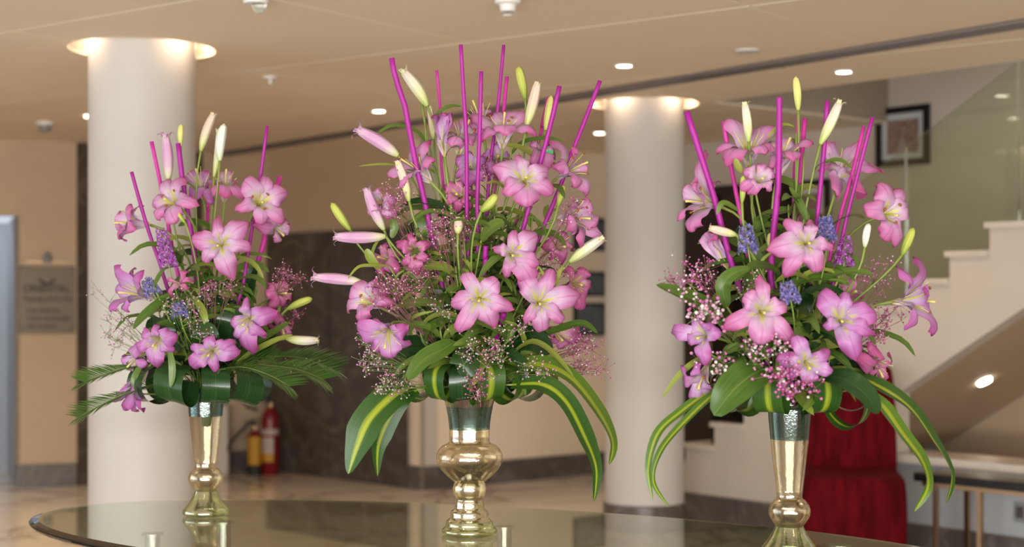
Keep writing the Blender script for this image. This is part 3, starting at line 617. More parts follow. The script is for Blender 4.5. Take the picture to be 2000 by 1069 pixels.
# ------------------------------------------------------------ vases
class VS: pass
def vase(cx, D, yb, label, parts, rim_y, rim_hw):
    v = VS(); v.D = D; v.x = (cx-1000)/FPX*D; v.base = V((v.x, D, TZ)); k = D/FPX
    zz = lambda y: TZ+(yb-y)*k
    t = thing('mercury_glass_vase', v.base, label, 'vase'); v.t = t
    for (name, m, prof) in parts:
        MB().lathe([(hw*k, zz(y)) for y, hw in prof], (v.x, D, 0), 56).build(name, M[m], t, smooth=True)
    v.rim = zz(rim_y); v.hw = rim_hw*k; v.axis = V((v.x, D, 0)); v.mouth = V((v.x, D, v.rim)); v.k = k
    return v
VL = vase(402, 4.81, 1012, 'left vase: slim gold trumpet with one round bulb on a flared foot',
    [('rim_glass', 'teal', [(772, 35.5), (790, 34.2), (806, 33.2), (817, 32.4)]),
     ('trumpet', 'gold', [(817, 32.4), (840, 30), (870, 26.5), (900, 22.5), (914, 20.6), (918, 21.4), (921, 25)]),
     ('bulb', 'gold', [(919, 21), (922, 26.5), (928, 31.5), (936, 33.8), (943, 33.6), (950, 30.5), (956, 26), (961, 22.6), (963, 21.6)]),
     ('foot', 'footglass', [(963, 21.6), (967, 23), (975, 26.5), (984, 31.5), (991, 37), (997, 42), (1001, 44.6), (1005, 45.2), (1009, 43.6), (1011.5, 39), (1012, 30), (1010, 2)])], 774, 35)
VC = vase(917, 4.42, 1049, 'centre vase: squat gold bulb between a flared neck and a stepped glass foot',
    [('rim_glass', 'rimglass', [(752, 62), (758, 59.5), (766, 56), (780, 50.5), (798, 46)]),
     ('neck', 'teal', [(798, 46), (815, 42.5), (832, 40.2), (843, 39.4)]),
     ('collar', 'silver', [(843, 39.4), (853, 39.1), (856, 39.6), (859, 39), (864, 39.2), (868, 39.6), (870, 42)]),
     ('bulb', 'gold', [(870, 40), (872, 46), (876, 54), (883, 60.5), (892, 64.3), (901, 65), (911, 62.5), (921, 56), (931, 47), (939, 38), (944, 31.5), (947, 29.5)]),
     ('knop', 'silver', [(946, 29), (950, 31), (956, 33), (962, 33), (969, 31.5), (975, 29), (978, 26.5), (981, 26.8)]),
     ('stepped_foot', 'silver', [(980, 26), (984, 27.6), (988, 28.6), (993, 28.4), (997, 29), (1000, 31), (1002, 35), (1006, 36.8), (1011, 36.4), (1015, 37.5), (1018, 40), (1021, 44)]),
     ('base', 'footglass', [(1020, 42), (1023, 45.5), (1028, 45.8), (1032, 46.5), (1035, 50), (1038, 53), (1042, 53.8), (1046, 52), (1048.5, 48), (1049, 38), (1046, 2)])], 754, 58)
VR = vase(1542, 4.06, 1089, 'right vase: tall gold trumpet with one bulb, its foot cut off at the bottom',
    [('rim_glass', 'clear', [(783, 42), (790, 44), (797, 43.5), (803, 42)]),
     ('neck', 'teal', [(803, 42), (820, 40.8), (845, 38.5), (862, 37)]),
     ('trumpet', 'gold', [(862, 37), (890, 34), (930, 29.3), (965, 25.2), (974, 24.6), (978, 25.5), (981, 30)]),
     ('bulb', 'gold', [(978, 25), (982, 31), (989, 37), (998, 40.5), (1007, 40.6), (1016, 37), (1023, 32.5), (1029, 28), (1032, 27)]),
     ('foot', 'footglass', [(1032, 27), (1036, 28.5), (1046, 33.5), (1056, 40), (1066, 47.5), (1073, 53), (1079, 56), (1084, 55), (1087.5, 51), (1089, 40), (1086, 2)])], 788, 43)
VV = {'L': VL, 'C': VC, 'R': VR}; WORD = {'L': 'left', 'C': 'centre', 'R': 'right'}
def PX(v, x, y, off): return W(x, y, v.D+off)
def bez(p0, p1, p2, p3, n):
    return [p0*((1-t)**3)+p1*(3*t*(1-t)**2)+p2*(3*t*t*(1-t))+p3*t**3 for t in [i/n for i in range(n+1)]]
def smooth_pts(pts, n):
    pts = [V(p) for p in pts]
    if len(pts) == 2: return [pts[0].lerp(pts[1], i/n) for i in range(n+1)]
    out = []; m = len(pts)-1
    for i in range(n+1):
        g = i/n*m; j = min(int(g), m-1); t = g-j
        a, b, c, d = pts[max(j-1, 0)], pts[j], pts[j+1], pts[min(j+2, m)]
        out.append(.5*((2*b)+(c-a)*t+(2*a-5*b+4*c-d)*t*t+(3*b-a-3*c+d)*t**3))
    return out
PROF = {'lance': lambda t: (max(t, 0)+.02)**.6*(1-t)**.75*1.75, 'strap': lambda t: min(1, .45+t*2.2)*min(1, ((1-t)*2.6)**.8+.03),
        'oval': lambda t: (t+.01)**.5*(1-t)**.6*1.95, 'band': lambda t: min(1, .55+t*2)*min(1, .6+(1-t)*2)}
def ribbon(pts, width, prof='lance', face=(0, -.75, .66), fold=.18, roll=(0, 0), n=16, wav=.0, lat=None):
    P = smooth_pts(pts, n); mb = MB(); face = V(face); pr = PROF[prof]; ph = random.uniform(0, 6); last = None; R = []
    for i, p in enumerate(P):
        t = (P[min(i+1, n)]-P[max(i-1, 0)]).normalized()
        l = V(lat) if lat is not None else t.cross(face)
        if l.length < .15 and last is not None: l = last
        l = (l-t*l.dot(t)).normalized()
        if last is not None and l.dot(last) < 0: l = -l
        last = l; a = roll[0]+(roll[1]-roll[0])*i/n
        if a: l = Matrix.Rotation(a, 3, t) @ l
        R.append((p, t, l, l.cross(t)))
    for i, (p, t, l, nn) in enumerate(R):
        q = i/n; hw = width/2*pr(q)
        for u in (-1, -.55, 0, .55, 1):
            mb.v.append(p+l*(hw*u)+nn*(fold*hw*abs(u)+wav*u*u*math.sin(q*17+ph+u))); mb.uv.append((.5+u/2, q))
    mb.f = [(i*5+j, i*5+j+1, i*5+5+j+1, i*5+5+j) for i in range(n) for j in range(4)]
    return mb
def stem_to(v, B, back, jit=.5):
    a = random.uniform(0, 6.28); r = v.hw*jit*random.uniform(.1, 1)
    m0 = v.mouth+V((r*math.cos(a), r*math.sin(a), -.02)); m1 = v.axis+V((r*.4*math.cos(a), r*.4*math.sin(a), v.rim-.10))
    d = (B-m0).length
    return [m1, ]+bez(m0, m0+V((0, 0, d*.38))+(B-m0)*.08, B+back*(d*.28), B, 11)
def stem_leaves(t, pts, k, mats, L=(.07, .12), lo=.25, hi=.8, wd=(.016, .026)):
    n = len(pts)-1
    for i in range(k):
        g = lo+(hi-lo)*(i+random.random()*.7)/max(k, 1); j = int(g*n); p = pts[j].lerp(pts[min(j+1, n)], g*n-j)
        tg = (pts[min(j+1, n)]-pts[j]).normalized(); a = random.uniform(0, 6.28)
        o = V((math.cos(a), math.sin(a)*.8-.25, .25)); o = (o-tg*o.dot(tg)).normalized(); ln = random.uniform(*L)
        q1 = p+(o*.45+tg*.55)*ln*.5; q2 = p+(o*.85+tg*.55)*ln*.85-V((0, 0, ln*.08)); q3 = p+(o*1.1+tg*.35)*ln-V((0, 0, ln*.22*random.random()))
        ribbon([p, q1, q2, q3], random.uniform(*wd), 'lance', face=tg*.45-o*.2+V((0, -.85, .35)), n=8).build('leaf', M[random.choice(mats)], t, smooth=True)
# ------------------------------------------------------------ lilies
def tepal(t, B, n, tip, wd, m, curl, bell):
    d = tip-B; h = d.dot(n); rho = d-n*h; R = rho.length
    if R < 1e-3: return
    e = rho/R; P = bez(V((0, 0)), V((R*.05, .05)), V((R*bell, .095+h*.5)), V((R*1.03, h)), 15)
    P = [V((q.x, q.y)) for q in P]
    dr = (P[-1]-P[-2]).normalized(); st = .0052; ang = math.atan2(dr.y, dr.x); q = P[-1]
    k = 4
    P = P[:-2]
    q = P[-1]; dr = (P[-1]-P[-2]).normalized(); ang = math.atan2(dr.y, dr.x); st = max(.005, R*.066)
    for i in range(k):
        ang -= curl/k*(.6+.26*i); q = q+V((math.cos(ang), math.sin(ang)))*st; P.append(q)
    m_ = len(P)-1; lat = n.cross(e).normalized(); mb = MB(); ph = random.uniform(0, 6.28); c0 = random.uniform(.35, .6); c1 = -random.uniform(.35, 1.0); tw = random.uniform(-.5, .5)
    for i, q in enumerate(P):
        s = i/m_; a, b = P[max(i-1, 0)], P[min(i+1, m_)]; tg = (b-a).normalized()
        T = e*tg.x+n*tg.y; N = (e*-tg.y+n*tg.x); c = B+e*q.x+n*q.y
        w_ = wd*(.09+2.25*(s+.005)**.95*(1.0-s)**.84) if s < 1 else wd*.03
        ro = Matrix.Rotation(tw*s*s, 3, T) if True else None
        for u in (-1, -.68, -.34, 0, .34, .68, 1):
            cup = (c0+(c1-c0)*min(1, s*1.35))*w_*u*u
            rf = .0085*u*u*min(1, s*2.5)*math.sin(s*15+ph+(1.7 if u > 0 else 0))*(1-s*.4)
            rib = -.0018*max(0, 1-abs(u)*3.5)*min(1, s*4)
            mb.v.append(c+ro @ (lat*(w_*u)+N*(cup+rf+rib))); mb.uv.append((.5+u/2, s))
    mb.f = [(i*7+j, i*7+j+1, i*7+8+j, i*7+7+j) for i in range(m_) for j in range(6)]
    mb.build('tepal', M[m], t, smooth=True)
def project_tip(B, e1, e2, n, h, x, y):
    r1 = r2 = 0.0
    for it in range(5):
        p = B+e1*r1+e2*r2+n*h; ux, uy = px(p); s = FPX/p.y
        fx, fy = (x-ux)/s, -(y-uy)/s
        a, b, c, d = e1.x, e2.x, e1.z, e2.z; lam = .02
        # damped least squares
        A00, A01, A11 = a*a+c*c+lam, a*b+c*d, b*b+d*d+lam; g0, g1 = a*fx+c*fy, b*fx+d*fy; det = A00*A11-A01*A01
        r1 += (A11*g0-A01*g1)/det; r2 += (A00*g1-A01*g0)/det
    return e1*r1+e2*r2
def lily(vk, c, off, nv, tips, label, an='n', m='tepal', h=.03, wk=1.0, bell=.58, curl=(.1, 1.5), nl=3, stem=True, fl=None):
    v = VV[vk]; B = PX(v, c[0], c[1], off); n = V((nv[0], -nv[2], nv[1])).normalized()
    pts = stem_to(v, B, -n)
    t = thing('pink_lily', pts[0], label, 'lily')
    e1 = n.cross(V((0, 0, 1))); e1 = e1.normalized() if e1.length > .1 else V((1, 0, 0)); e2 = e1.cross(n)
    T = []
    for q in tips:
        if len(q) == 3: tp = PX(v, q[0], q[1], off+q[2]); tp = B+(tp-B)*random.uniform(1.08, 1.22)
        else:
            hh = h+random.uniform(-.018, .022); r = project_tip(B, e1, e2, n, hh, q[0], q[1]); L = r.length
            r = r*(min(max(L, .052), .125)/max(L, 1e-4)); tp = B+r+n*hh
        T.append(tp)
    T.sort(key=lambda p: math.atan2((p-B).dot(e2), (p-B).dot(e1)))
    for i, tp in enumerate(T):
        R = (tp-B).length; w_ = (.040 if i % 2 else .0275)*wk*min(1.12, max(.55, R/.098))
        tepal(t, B, n, tp, w_, m, random.uniform(*curl) if random.random() < .6 else random.uniform(1.6, 3.2), bell)
    fl = fl or (.092 if len(tips[0]) == 3 else .066)
    for i in range(6):
        a = i*math.pi/3+.3; o = e1*math.cos(a)+e2*math.sin(a); ln = fl*random.uniform(.9, 1.1)
        P = bez(B+o*.003, B+n*ln*.4+o*ln*.06, B+n*ln*.75+o*ln*.2, B+n*ln+o*ln*.42, 5)
        s = MB().tube(P, [.0013, .0012, .0011, .0010, .0010, .0009], 5).build('stamen', M['fil'], t, smooth=True)
        if an != 'n' and (an == 'r' or i % 2 == 0):
            tg = o.cross(n); L = .011 if an == 'b' else .025
            MB().tube([P[-1]-tg*L*.5, P[-1]-tg*L*.2+n*.001, P[-1]+tg*L*.2+n*.001, P[-1]+tg*L*.5], [.0012, .0034, .0034, .0012] if an == 'b' else [.0018, .0042, .0042, .0018], 6).build('anther', M['redanther' if an == 'r' else 'anther'], s, smooth=True)
    ln = fl*1.22
    MB().tube(bez(B, B+n*ln*.4, B+n*ln*.75-e2*.004, B+n*ln-e2*.012, 5), [.003, .0022, .0018, .0018, .0028, .0036], 6).build('pistil', M['fil'], t, smooth=True)
    if stem:
        MB().tube(pts, [.0036]*(len(pts)-1)+[.0045], 6).build('stem', M['stem'], t, smooth=True)
        stem_leaves(t, pts, nl, ('leafmid', 'leafmid', 'leafolive'))
    return t
# ------------------------------------------------------------ buds
def bud(vk, b, tp, off, m, wpx, label, open_=0, nl=2, dz=0, nod=None):
    v = VV[vk]; B = PX(v, b[0], b[1], off); E = PX(v, tp[0], tp[1], off+dz); ax = E-B; L = ax.length; ax.normalize(); r = wpx/2*v.k
    if nod: pts = stem_to(v, B, (PX(v, nod[0], nod[1], off)-B).normalized())
    else: pts = stem_to(v, B, -ax*.6-V((0, 0, .4)))
    t = thing('lily_bud', pts[0], label, 'bud')
    u = ax.orthogonal().normalized(); w_ = ax.cross(u); mb = MB(); N = 18; mseg = 12
    pr = lambda s: r*((s+.05)**.55*(1.02-s)**.42*1.62) if not open_ else r*((s+.05)**.6*(1.25-s)**.7*1.52)
    bend = random.uniform(-.05, .05)*L
    for i in range(mseg+1):
        s = i/mseg; R = max(.0008, pr(s)) if s < 1 or open_ else .0008
        for j in range(N):
            a = 2*math.pi*j/N; rr = R*(1-.17*(1-abs(math.sin(3*a)))**2*(.35+s)); mb.v.append(B+ax*(L*s)+u*(rr*math.cos(a)+bend*math.sin(math.pi*s))+w_*(rr*math.sin(a))); mb.uv.append((j/N, s))
    mb.f = [(i*N+j, i*N+(j+1) % N, i*N+N+(j+1) % N, i*N+N+j) for i in range(mseg) for j in range(N)]+[tuple(mseg*N+j for j in range(N))]
    mb.build('bud_body', M[m], t, smooth=True)
    if open_:
        for k in range(4):
            a = k*math.pi/2+.5; o = u*math.cos(a)+w_*math.sin(a); R = pr(1); p0 = B+ax*L*.9+o*pr(.9)*.9; ln = .016*open_
            ribbon([p0, B+ax*(L+.2*ln)+o*(R*1.0), B+ax*(L+.9*ln)+o*(R+ln*.7), B+ax*(L+.5*ln)+o*(R+ln*1.3)], .017, 'lance', face=ax, n=7, fold=-.2).build('curled_tip', M[m], t, smooth=True)
    MB().tube(pts, [.003]*(len(pts)-1)+[.0042], 6).build('stem', M['stem'], t, smooth=True)
    stem_leaves(t, pts, nl, ('leafmid', 'leafolive'), (.05, .09), .45, .97, (.012, .019))
    return t
# ------------------------------------------------------------ sticks
def stick(vk, pts, wpx, off, label, m='stick'):
    v = VV[vk]; n = len(pts); top = pts[0]
    yb = v.rim; y0 = top[1]; yr = HZ-(v.rim-EYE)/v.D*FPX
    P = [PX(v, x, y, off*max(0, (yr-y)/(yr-y0))) for x, y in pts]
    j = V((random.uniform(-1, 1), random.uniform(-1, 1), 0))*v.hw*.35
    P.append(v.mouth+j+V((0, 0, -.07))); P = smooth_pts(P, 12); r = wpx/2*v.k
    o = MB().tube(P, [r*random.uniform(.93, 1.05) for _ in P], 9).build('painted_stick', M[m], origin=P[-1], smooth=True)
    return tag(o, label, 'stick')
# ------------------------------------------------------------ baby's breath, flower spikes, fronds, big leaves
ICO = None
def gyps(vk, c, rx, ry, off, nf, label, m='gyp', root=None, size=(.0016, .0031), green=False, depth=.06):
    nf = int(nf*1.25); v = VV[vk]; ctr = PX(v, c[0], c[1], off); rx *= v.k; ry *= v.k
    R0 = PX(v, *root) if root else v.mouth+V((0, 0, -.03))
    t = thing('babys_breath_spray', R0, label, 'filler flower')
    sm = MB(); fm = MB()
    d = ctr-R0; mid = R0+d*.62; main = bez(R0, R0+d*.3+V((0, 0, .03)), R0+d*.5, mid, 6); sm.tube(main, .0012, 4)
    nsub = max(3, nf//9); a_per = nf/nsub
    for i in range(nsub):
        while True:
            q = V((random.uniform(-1, 1), random.uniform(-1, 1), random.uniform(-1, 1)))
            if q.length < 1: break
        s = ctr+V((q.x*rx, q.y*depth, q.z*ry)); g = random.choice(main[3:])
        kn = g.lerp(s, .55)+V((random.uniform(-.008, .008), 0, random.uniform(-.004, .012)))
        sm.tube([g, kn, s], .0007, 3, cap=False)
        for k in range(int(a_per)+(1 if random.random() < a_per % 1 else 0)):
            f = s+V((random.gauss(0, 1), random.gauss(0, 1), random.gauss(.4, 1)))*.013; r = random.uniform(*size)
            sm.tube([s, f], .0005, 3, cap=False); fm.ball(f, r, 6, 4, .9)
    sm.build('stems', M['gypgreen' if green or m == 'gyp2' else 'gypstem'], t, kind='stuff'); fm.build('florets', M[m], t, smooth=True, kind='stuff')
    return t
def spike(vk, p0, p1, off, m, label, nf=30):
    v = VV[vk]; A, Bq = PX(v, *p0, off), PX(v, *p1, off); ax = Bq-A; L = ax.length; axn = ax.normalized(); pts = stem_to(v, A, -axn)
    t = thing('larkspur_spike', pts[0], label, 'flower spike')
    MB().tube(pts+[A.lerp(Bq, .5), Bq], .0022, 5).build('stem', M['stem'], t, smooth=True)
    u = axn.orthogonal().normalized(); w_ = axn.cross(u); fm = MB()
    for i in range(nf):
        s = (i+random.random())/nf; a = i*2.4; o = u*math.cos(a)+w_*math.sin(a); r = .020*(1-.55*s)+.003
        c = A+ax*s+o*r
        e1 = o.cross(axn).normalized(); e2 = e1.cross(o)
        for k in range(5):
            b = k*1.2566+a; L = .0125*(1-.45*s); f = lambda g, q, h: c+(e1*math.cos(b+g)+e2*math.sin(b+g))*(L*q)+o*h
            fm.add([c, f(-.5, .7, .004), f(0, 1, .003), f(.5, .7, .004)], [(0, 1, 2), (0, 2, 3)])
        fm.tube([c-o*r*.9, c], .0009, 3)
    fm.build('florets', M[m], t, kind='stuff')
    return t
def frond(vk, pts, label, wd, nl=34, off=0, face=(0, -.62, .78)):
    nl = int(nl*1.75); wd *= 1.12
    v = VV[vk]; P = smooth_pts([PX(v, x, y, o) for x, y, o in pts], 24); face = V(face)
    P = [v.mouth+V((0, 0, -.02))]+P
    t = thing('palm_frond', P[0], label, 'frond')
    MB().tube(P, [.0034-.0026*i/(len(P)-1) for i in range(len(P))], 6).build('midrib', M['stem'], t, smooth=True)
    mb = MB(); n = len(P)-1
    for i in range(nl):
        g = .14+.86*i/nl; x = g*n; j = min(int(x), n-1); p = P[j].lerp(P[j+1], x-j); tg = (P[j+1]-P[j]).normalized(); l = tg.cross(face).normalized(); nn = l.cross(tg)
        for s in (-1, 1):
            ln = wd*(math.sin(math.pi*min(1, .16+.80*(1-abs(g-.45)*1.25))))**.7*random.uniform(.9, 1.08)*(1 if g < .8 else 1-(g-.8)*2.4)
            d = (l*s*.62+tg*.80+nn*random.uniform(.1, .28)).normalized(); e = p+d*ln+nn*ln*.04; h_ = nn.cross(d)*.0019
            mid = p.lerp(e, .5)+nn*ln*.05
            mb.add([p-h_*.6, p+h_*.6, mid+h_, e, mid-h_], [(0, 1, 2, 4), (4, 2, 3)], [(0, 0), (1, 0), (1, .5), (.5, 1), (0, .5)])
    mb.build('leaflets', M['palm'], t, kind='stuff')
    return t
def bigleaf(vk, pts, wd, m, label, name='broad_leaf', prof='lance', face=(0, -.75, .66), roll=(0, 0), fold=.15, wav=.0, root=True, group=None, n=18):
    v = VV[vk]; P = [PX(v, *q) for q in pts]; r0 = v.mouth+V((random.uniform(-.5, .5)*v.hw, random.uniform(-.5, .5)*v.hw, -.03)) if root else P[0]
    t = thing(name, r0, label, 'leaf', group)
    if root: MB().tube(smooth_pts([r0, r0.lerp(P[0], .5)+V((0, 0, .01)), P[0]], 6), .0028, 6).build('leaf_stalk', M['stem'], t, smooth=True)
    ribbon(P, wd*v.k, prof, face, fold, roll, n, wav).build('blade', M[m], t, smooth=True)
    return t
def loop(vk, az, r, wd, m, label, up=.055, dn=-.045, z0=.0, tilt=0, group=None, name='folded_leaf', back=.35):
    v = VV[vk]; a = math.radians(az); o = V((math.cos(a), math.sin(a), 0)); tn = V((-o.y, o.x, 0)); c = v.mouth+V((0, 0, z0)); Z = V((0, 0, 1))
    tn = (tn+Z*(tilt or random.uniform(-.3, .3))).normalized()
    P = [c+o*.015+Z*-.03, c+o*.03+Z*(up*.6), c+o*(r*.6)+Z*up, c+o*(r*.95)+Z*(up*.75), c+o*r*1.04+Z*(up*.1), c+o*r*.96+Z*(dn*.7), c+o*r*.78+Z*dn, c+o*r*.58+Z*(dn*.6), c+o*r*.45+Z*(up*.2)]
    t = thing(name, P[0], label, 'leaf', group)
    ribbon(P, wd, 'band', lat=tn, fold=-.08, n=26).build('blade', M[m], t, smooth=True)
    return t
def filler(vk, c, off, k, label, m=('leafmid', 'leafdark', 'leafmid', 'leafbroad', 'leafolive'), group=None, L=(.09, .15)):
    v = VV[vk]; B = PX(v, c[0], c[1], off); pts = stem_to(v, B, V((0, 0, -1)), .8)
    t = thing('leafy_stem', pts[0], label, 'greenery', group)
    MB().tube(pts, .0026, 5).build('stem', M['stem'], t, smooth=True)
    stem_leaves(t, pts, k, m, L, .2, .98, (.026, .050)); return t
# ------------------------------------------------------------ LEFT VASE
F = (0, .05, 1)
lily('L', (435, 481), -.15, (0, .12, 1), [(370, 468), (425, 424), (490, 434), (495, 487), (456, 547), (396, 518)], 'wide open pink lily facing front at the middle of the left vase')
lily('L', (502, 404), -.10, (.35, .25, .9), [(519, 341), (565, 378), (558, 440), (512, 447), (457, 412), (468, 352)], 'open pink lily at the upper right of the left vase', 'b', wk=1.05, nl=2)
lily('L', (354, 408), -.08, (-.45, .45, .75), [(330, 352), (362, 346), (299, 407), (310, 440), (352, 445), (392, 402)], 'pink lily opening up and left at the upper left of the left vase', 'b')
lily('L', (294, 440), .0, (-.95, .15, .2), [(236, 432, .0), (246, 468, -.05), (288, 404, .0), (268, 410, -.06), (254, 440, .06), (272, 450, -.07)], 'drooping pink lily in profile, farthest left of the upper ring in the left vase', 'n', bell=.5, nl=1)
lily('L', (438, 396), .06, (.1, .95, .3), [(420, 372, -.02), (462, 372, .0), (440, 350, .08), (415, 390, -.07), (466, 395, -.07), (440, 392, -.09)], 'pink lily tipped upward between the two highest blooms of the left vase', 'n', wk=.9)
lily('L', (398, 392), .08, (-.1, .9, .4), [(372, 352, .02), (408, 348, .06), (425, 375, .0), (385, 402, -.07), (417, 410, -.06), (362, 380, .0)], 'pink lily half hidden under the white buds of the left vase', 'n', wk=.9, m='tepal2')
lily('L', (522, 437), .03, (.75, -.35, .5), [(550, 425), (545, 455), (530, 470), (495, 440), (515, 415), (560, 440)], 'pink lily drooping behind the upper right bloom of the left vase', 'n', wk=.9)
lily('L', (302, 583), -.05, (-.85, .25, .4), [(236, 532, .0), (268, 529, .03), (228, 606, -.03), (260, 609, -.06), (238, 570, .06), (285, 535, -.06)], 'mid pink lily in profile at the left side of the left vase', 'n', m='tepal2', bell=.5)
lily('L', (490, 620), -.17, (-.15, -.15, 1), [(484, 582), (541, 606), (523, 658), (494, 690), (449, 630), (461, 664)], 'mauve pink lily facing front at the lower right of the left vase', 'n', m='tepal2')
lily('L', (530, 580), .02, (.6, .25, .6), [(515, 555), (548, 558), (558, 590), (540, 600), (508, 575), (520, 605)], 'rose pink lily behind the right side of the left vase', 'n', m='tepal3', wk=.85)
lily('L', (314, 656), -.16, (-.1, -.25, 1), [(312, 628), (350, 648), (348, 687), (308, 718), (265, 677), (280, 640)], 'bright pink lily facing down at the lower left of the left vase', 'n', m='tepal2', h=.035)
lily('L', (417, 685), -.20, (0, -.02, 1), [(412, 650), (462, 662), (470, 684), (430, 729), (371, 720), (368, 676)], 'lowest front pink lily of the left vase, just above the leaf collar', 'n', m='tepal2')
lily('L', (286, 688), -.08, (-.6, -.4, .6), [(262, 700), (275, 718), (256, 685), (280, 665), (300, 705), (252, 710)], 'purple pink lily tucked behind the lower left bloom of the left vase', 'n', m='tepal2', wk=.75)
lily('L', (289, 718), -.12, (-.45, -.8, .3), [(272, 796, .0), (226, 774, -.02), (250, 788, -.05), (282, 790, -.05), (240, 765, .04)], 'half closed mauve lily hanging lowest left over the palm fronds of the left vase', 'n', m='tepal2', bell=.35, wk=.7, nl=1, fl=.04)
lily('L', (362, 562), -.16, (-.2, .3, .9), [(345, 556), (358, 548), (376, 554), (372, 568), (352, 570)], 'small spent curled pink lily at the centre of the left vase', 'n', m='tepal3', wk=.55, h=.02, fl=.02, nl=1)
lily('L', (540, 615), .0, (.4, -.6, .6), [(520, 630), (548, 642), (555, 622), (530, 600), (560, 650)], 'small rose lily drooping at the right edge of the left vase', 'n', m='tepal3', wk=.7)
bud('L', (329, 352), (324, 268), -.02, 'budpink', 24, 'pink bud with curled tip, leftmost tall bud of the left vase', .9)
bud('L', (353, 286), (354, 242), .03, 'budyellow', 14, 'small yellow bud above the thickest stick of the left vase')
bud('L', (392, 295), (417, 223), .0, 'budpeach', 20, 'tallest cream and pink bud of the left vase', .25)
bud('L', (429, 314), (438, 241), -.03, 'budwhite', 21, 'smooth white bud pointing up in the left vase')
bud('L', (418, 345), (427, 258), .02, 'budcream', 16, 'slim pale pink bud behind the white bud of the left vase', .6)
bud('L', (561, 604), (610, 583), -.06, 'budgreen', 17, 'yellow green bud pointing right at the side of the left vase')
bud('L', (558, 661), (619, 665), -.06, 'budcream', 21, 'cream bud pointing right, lowest of the left vase', .35, nod=(520, 672))
bud('L', (362, 436), (344, 410), -.17, 'budgreen', 9, 'tiny green bud in front of the upper left bloom of the left vase')
stick('L', [(257, 336), (269, 380), (290, 451), (314, 520), (326, 560)], 7.5, -.04, 'leftmost magenta stick of the left vase')
stick('L', [(296, 277), (312, 352), (327, 430), (345, 525)], 8, .06, 'second magenta stick from the left in the left vase', 'stick2')
stick('L', [(348, 280), (357, 355), (371, 440), (380, 500), (387, 563)], 10, -.05, 'thickest magenta stick of the left vase, third from its left', 'stick')
stick('L', [(403, 333), (406, 410), (405, 437)], 7, .10, 'short thin pink stick at the middle of the left vase', 'stick2')
stick('L', [(522, 246), (510, 337), (496, 422), (481, 517), (466, 590)], 7, -.05, 'tallest magenta stick of the left vase, leaning right')
stick('L', [(547, 345), (520, 448), (502, 517)], 10.5, .08, 'rightmost thick pink stick of the left vase, behind the blooms', 'stick2')
frond('L', [(330, 722, -.05), (270, 715, -.1), (215, 728, -.12), (163, 747, -.12)], 'dark palm frond reaching left, upper of two on the left vase', .085, 34)
frond('L', [(330, 745, -.08), (270, 760, -.14), (210, 785, -.17), (152, 816, -.18)], 'dark palm frond drooping left, lower of two on the left vase', .075, 30)
frond('L', [(450, 712, -.1), (520, 698, -.1), (590, 700, -.06), (652, 722, -.03)], 'palm frond reaching farthest right from the left vase', .10, 38)
frond('L', [(450, 718, -.16), (510, 714, -.2), (580, 722, -.2), (632, 742, -.2)], 'palm frond of the left vase, middle of the three on its right', .10, 36)
frond('L', [(430, 722, -.2), (475, 718, -.26), (525, 733, -.28), (566, 755, -.28)], 'shortest palm frond of the left vase, curving down at its lower right', .085, 32)
bigleaf('L', [(395, 690, -.02), (402, 640, -.03), (418, 590, -.03), (440, 545, -.02)], 74, 'leafdark', 'tall glossy dark leaf standing at the centre of the left vase', prof='oval', fold=.3)
bigleaf('L', [(440, 690, .02), (452, 640, .02), (470, 590, .03), (500, 520, .03)], 60, 'leafdark', 'tall dark leaf behind the slender right stick of the left vase', prof='oval', fold=.3)
bigleaf('L', [(300, 560, -.12), (318, 530, -.12), (340, 520, -.13), (366, 518, -.13)], 24, 'leafmid', 'arched green leaf at the upper left of the left vase', face=(0, -.5, .9))
bigleaf('L', [(322, 580, -.1), (300, 600, -.12), (276, 622, -.13), (260, 643, -.13)], 30, 'leafbroad', 'drooping green leaf beside the left profile bloom of the left vase')
bigleaf('L', [(330, 680, -.2), (336, 712, -.21), (336, 740, -.21), (333, 757, -.21)], 19, 'leafmid', 'narrow upright leaf hanging over the collar of the left vase', root=False)
bigleaf('L', [(460, 700, -.1), (495, 672, -.12), (535, 648, -.12), (567, 629, -.12)], 26, 'leafbroad', 'straight blade leaf pointing right, upper of two on the left vase')
bigleaf('L', [(465, 705, -.14), (500, 684, -.15), (540, 664, -.15), (572, 654, -.15)], 20, 'leafolive', 'straight blade leaf under the cream bud of the left vase')
bigleaf('L', [(378, 580, -.16), (392, 600, -.17), (400, 620, -.18), (404, 642, -.18)], 20, 'leafolive', 'small olive leaf hanging at the centre of the left vase')
bigleaf('L', [(360, 650, -.1), (350, 620, -.12), (342, 590, -.12), (345, 560, -.10)], 44, 'leafdark', 'dark leaf behind the small spent lily of the left vase', fold=.25)
bigleaf('L', [(275, 770, -.14), (262, 745, -.15), (272, 720, -.15), (290, 698, -.14)], 20, 'leafbroad', 'short green leaf clasping the hanging half closed lily')
bigleaf('L', [(450, 500, -.05), (480, 507, -.06), (500, 520, -.06), (515, 545, -.06)], 16, 'leafolive', 'narrow leaf curving right under the front bloom of the left vase')
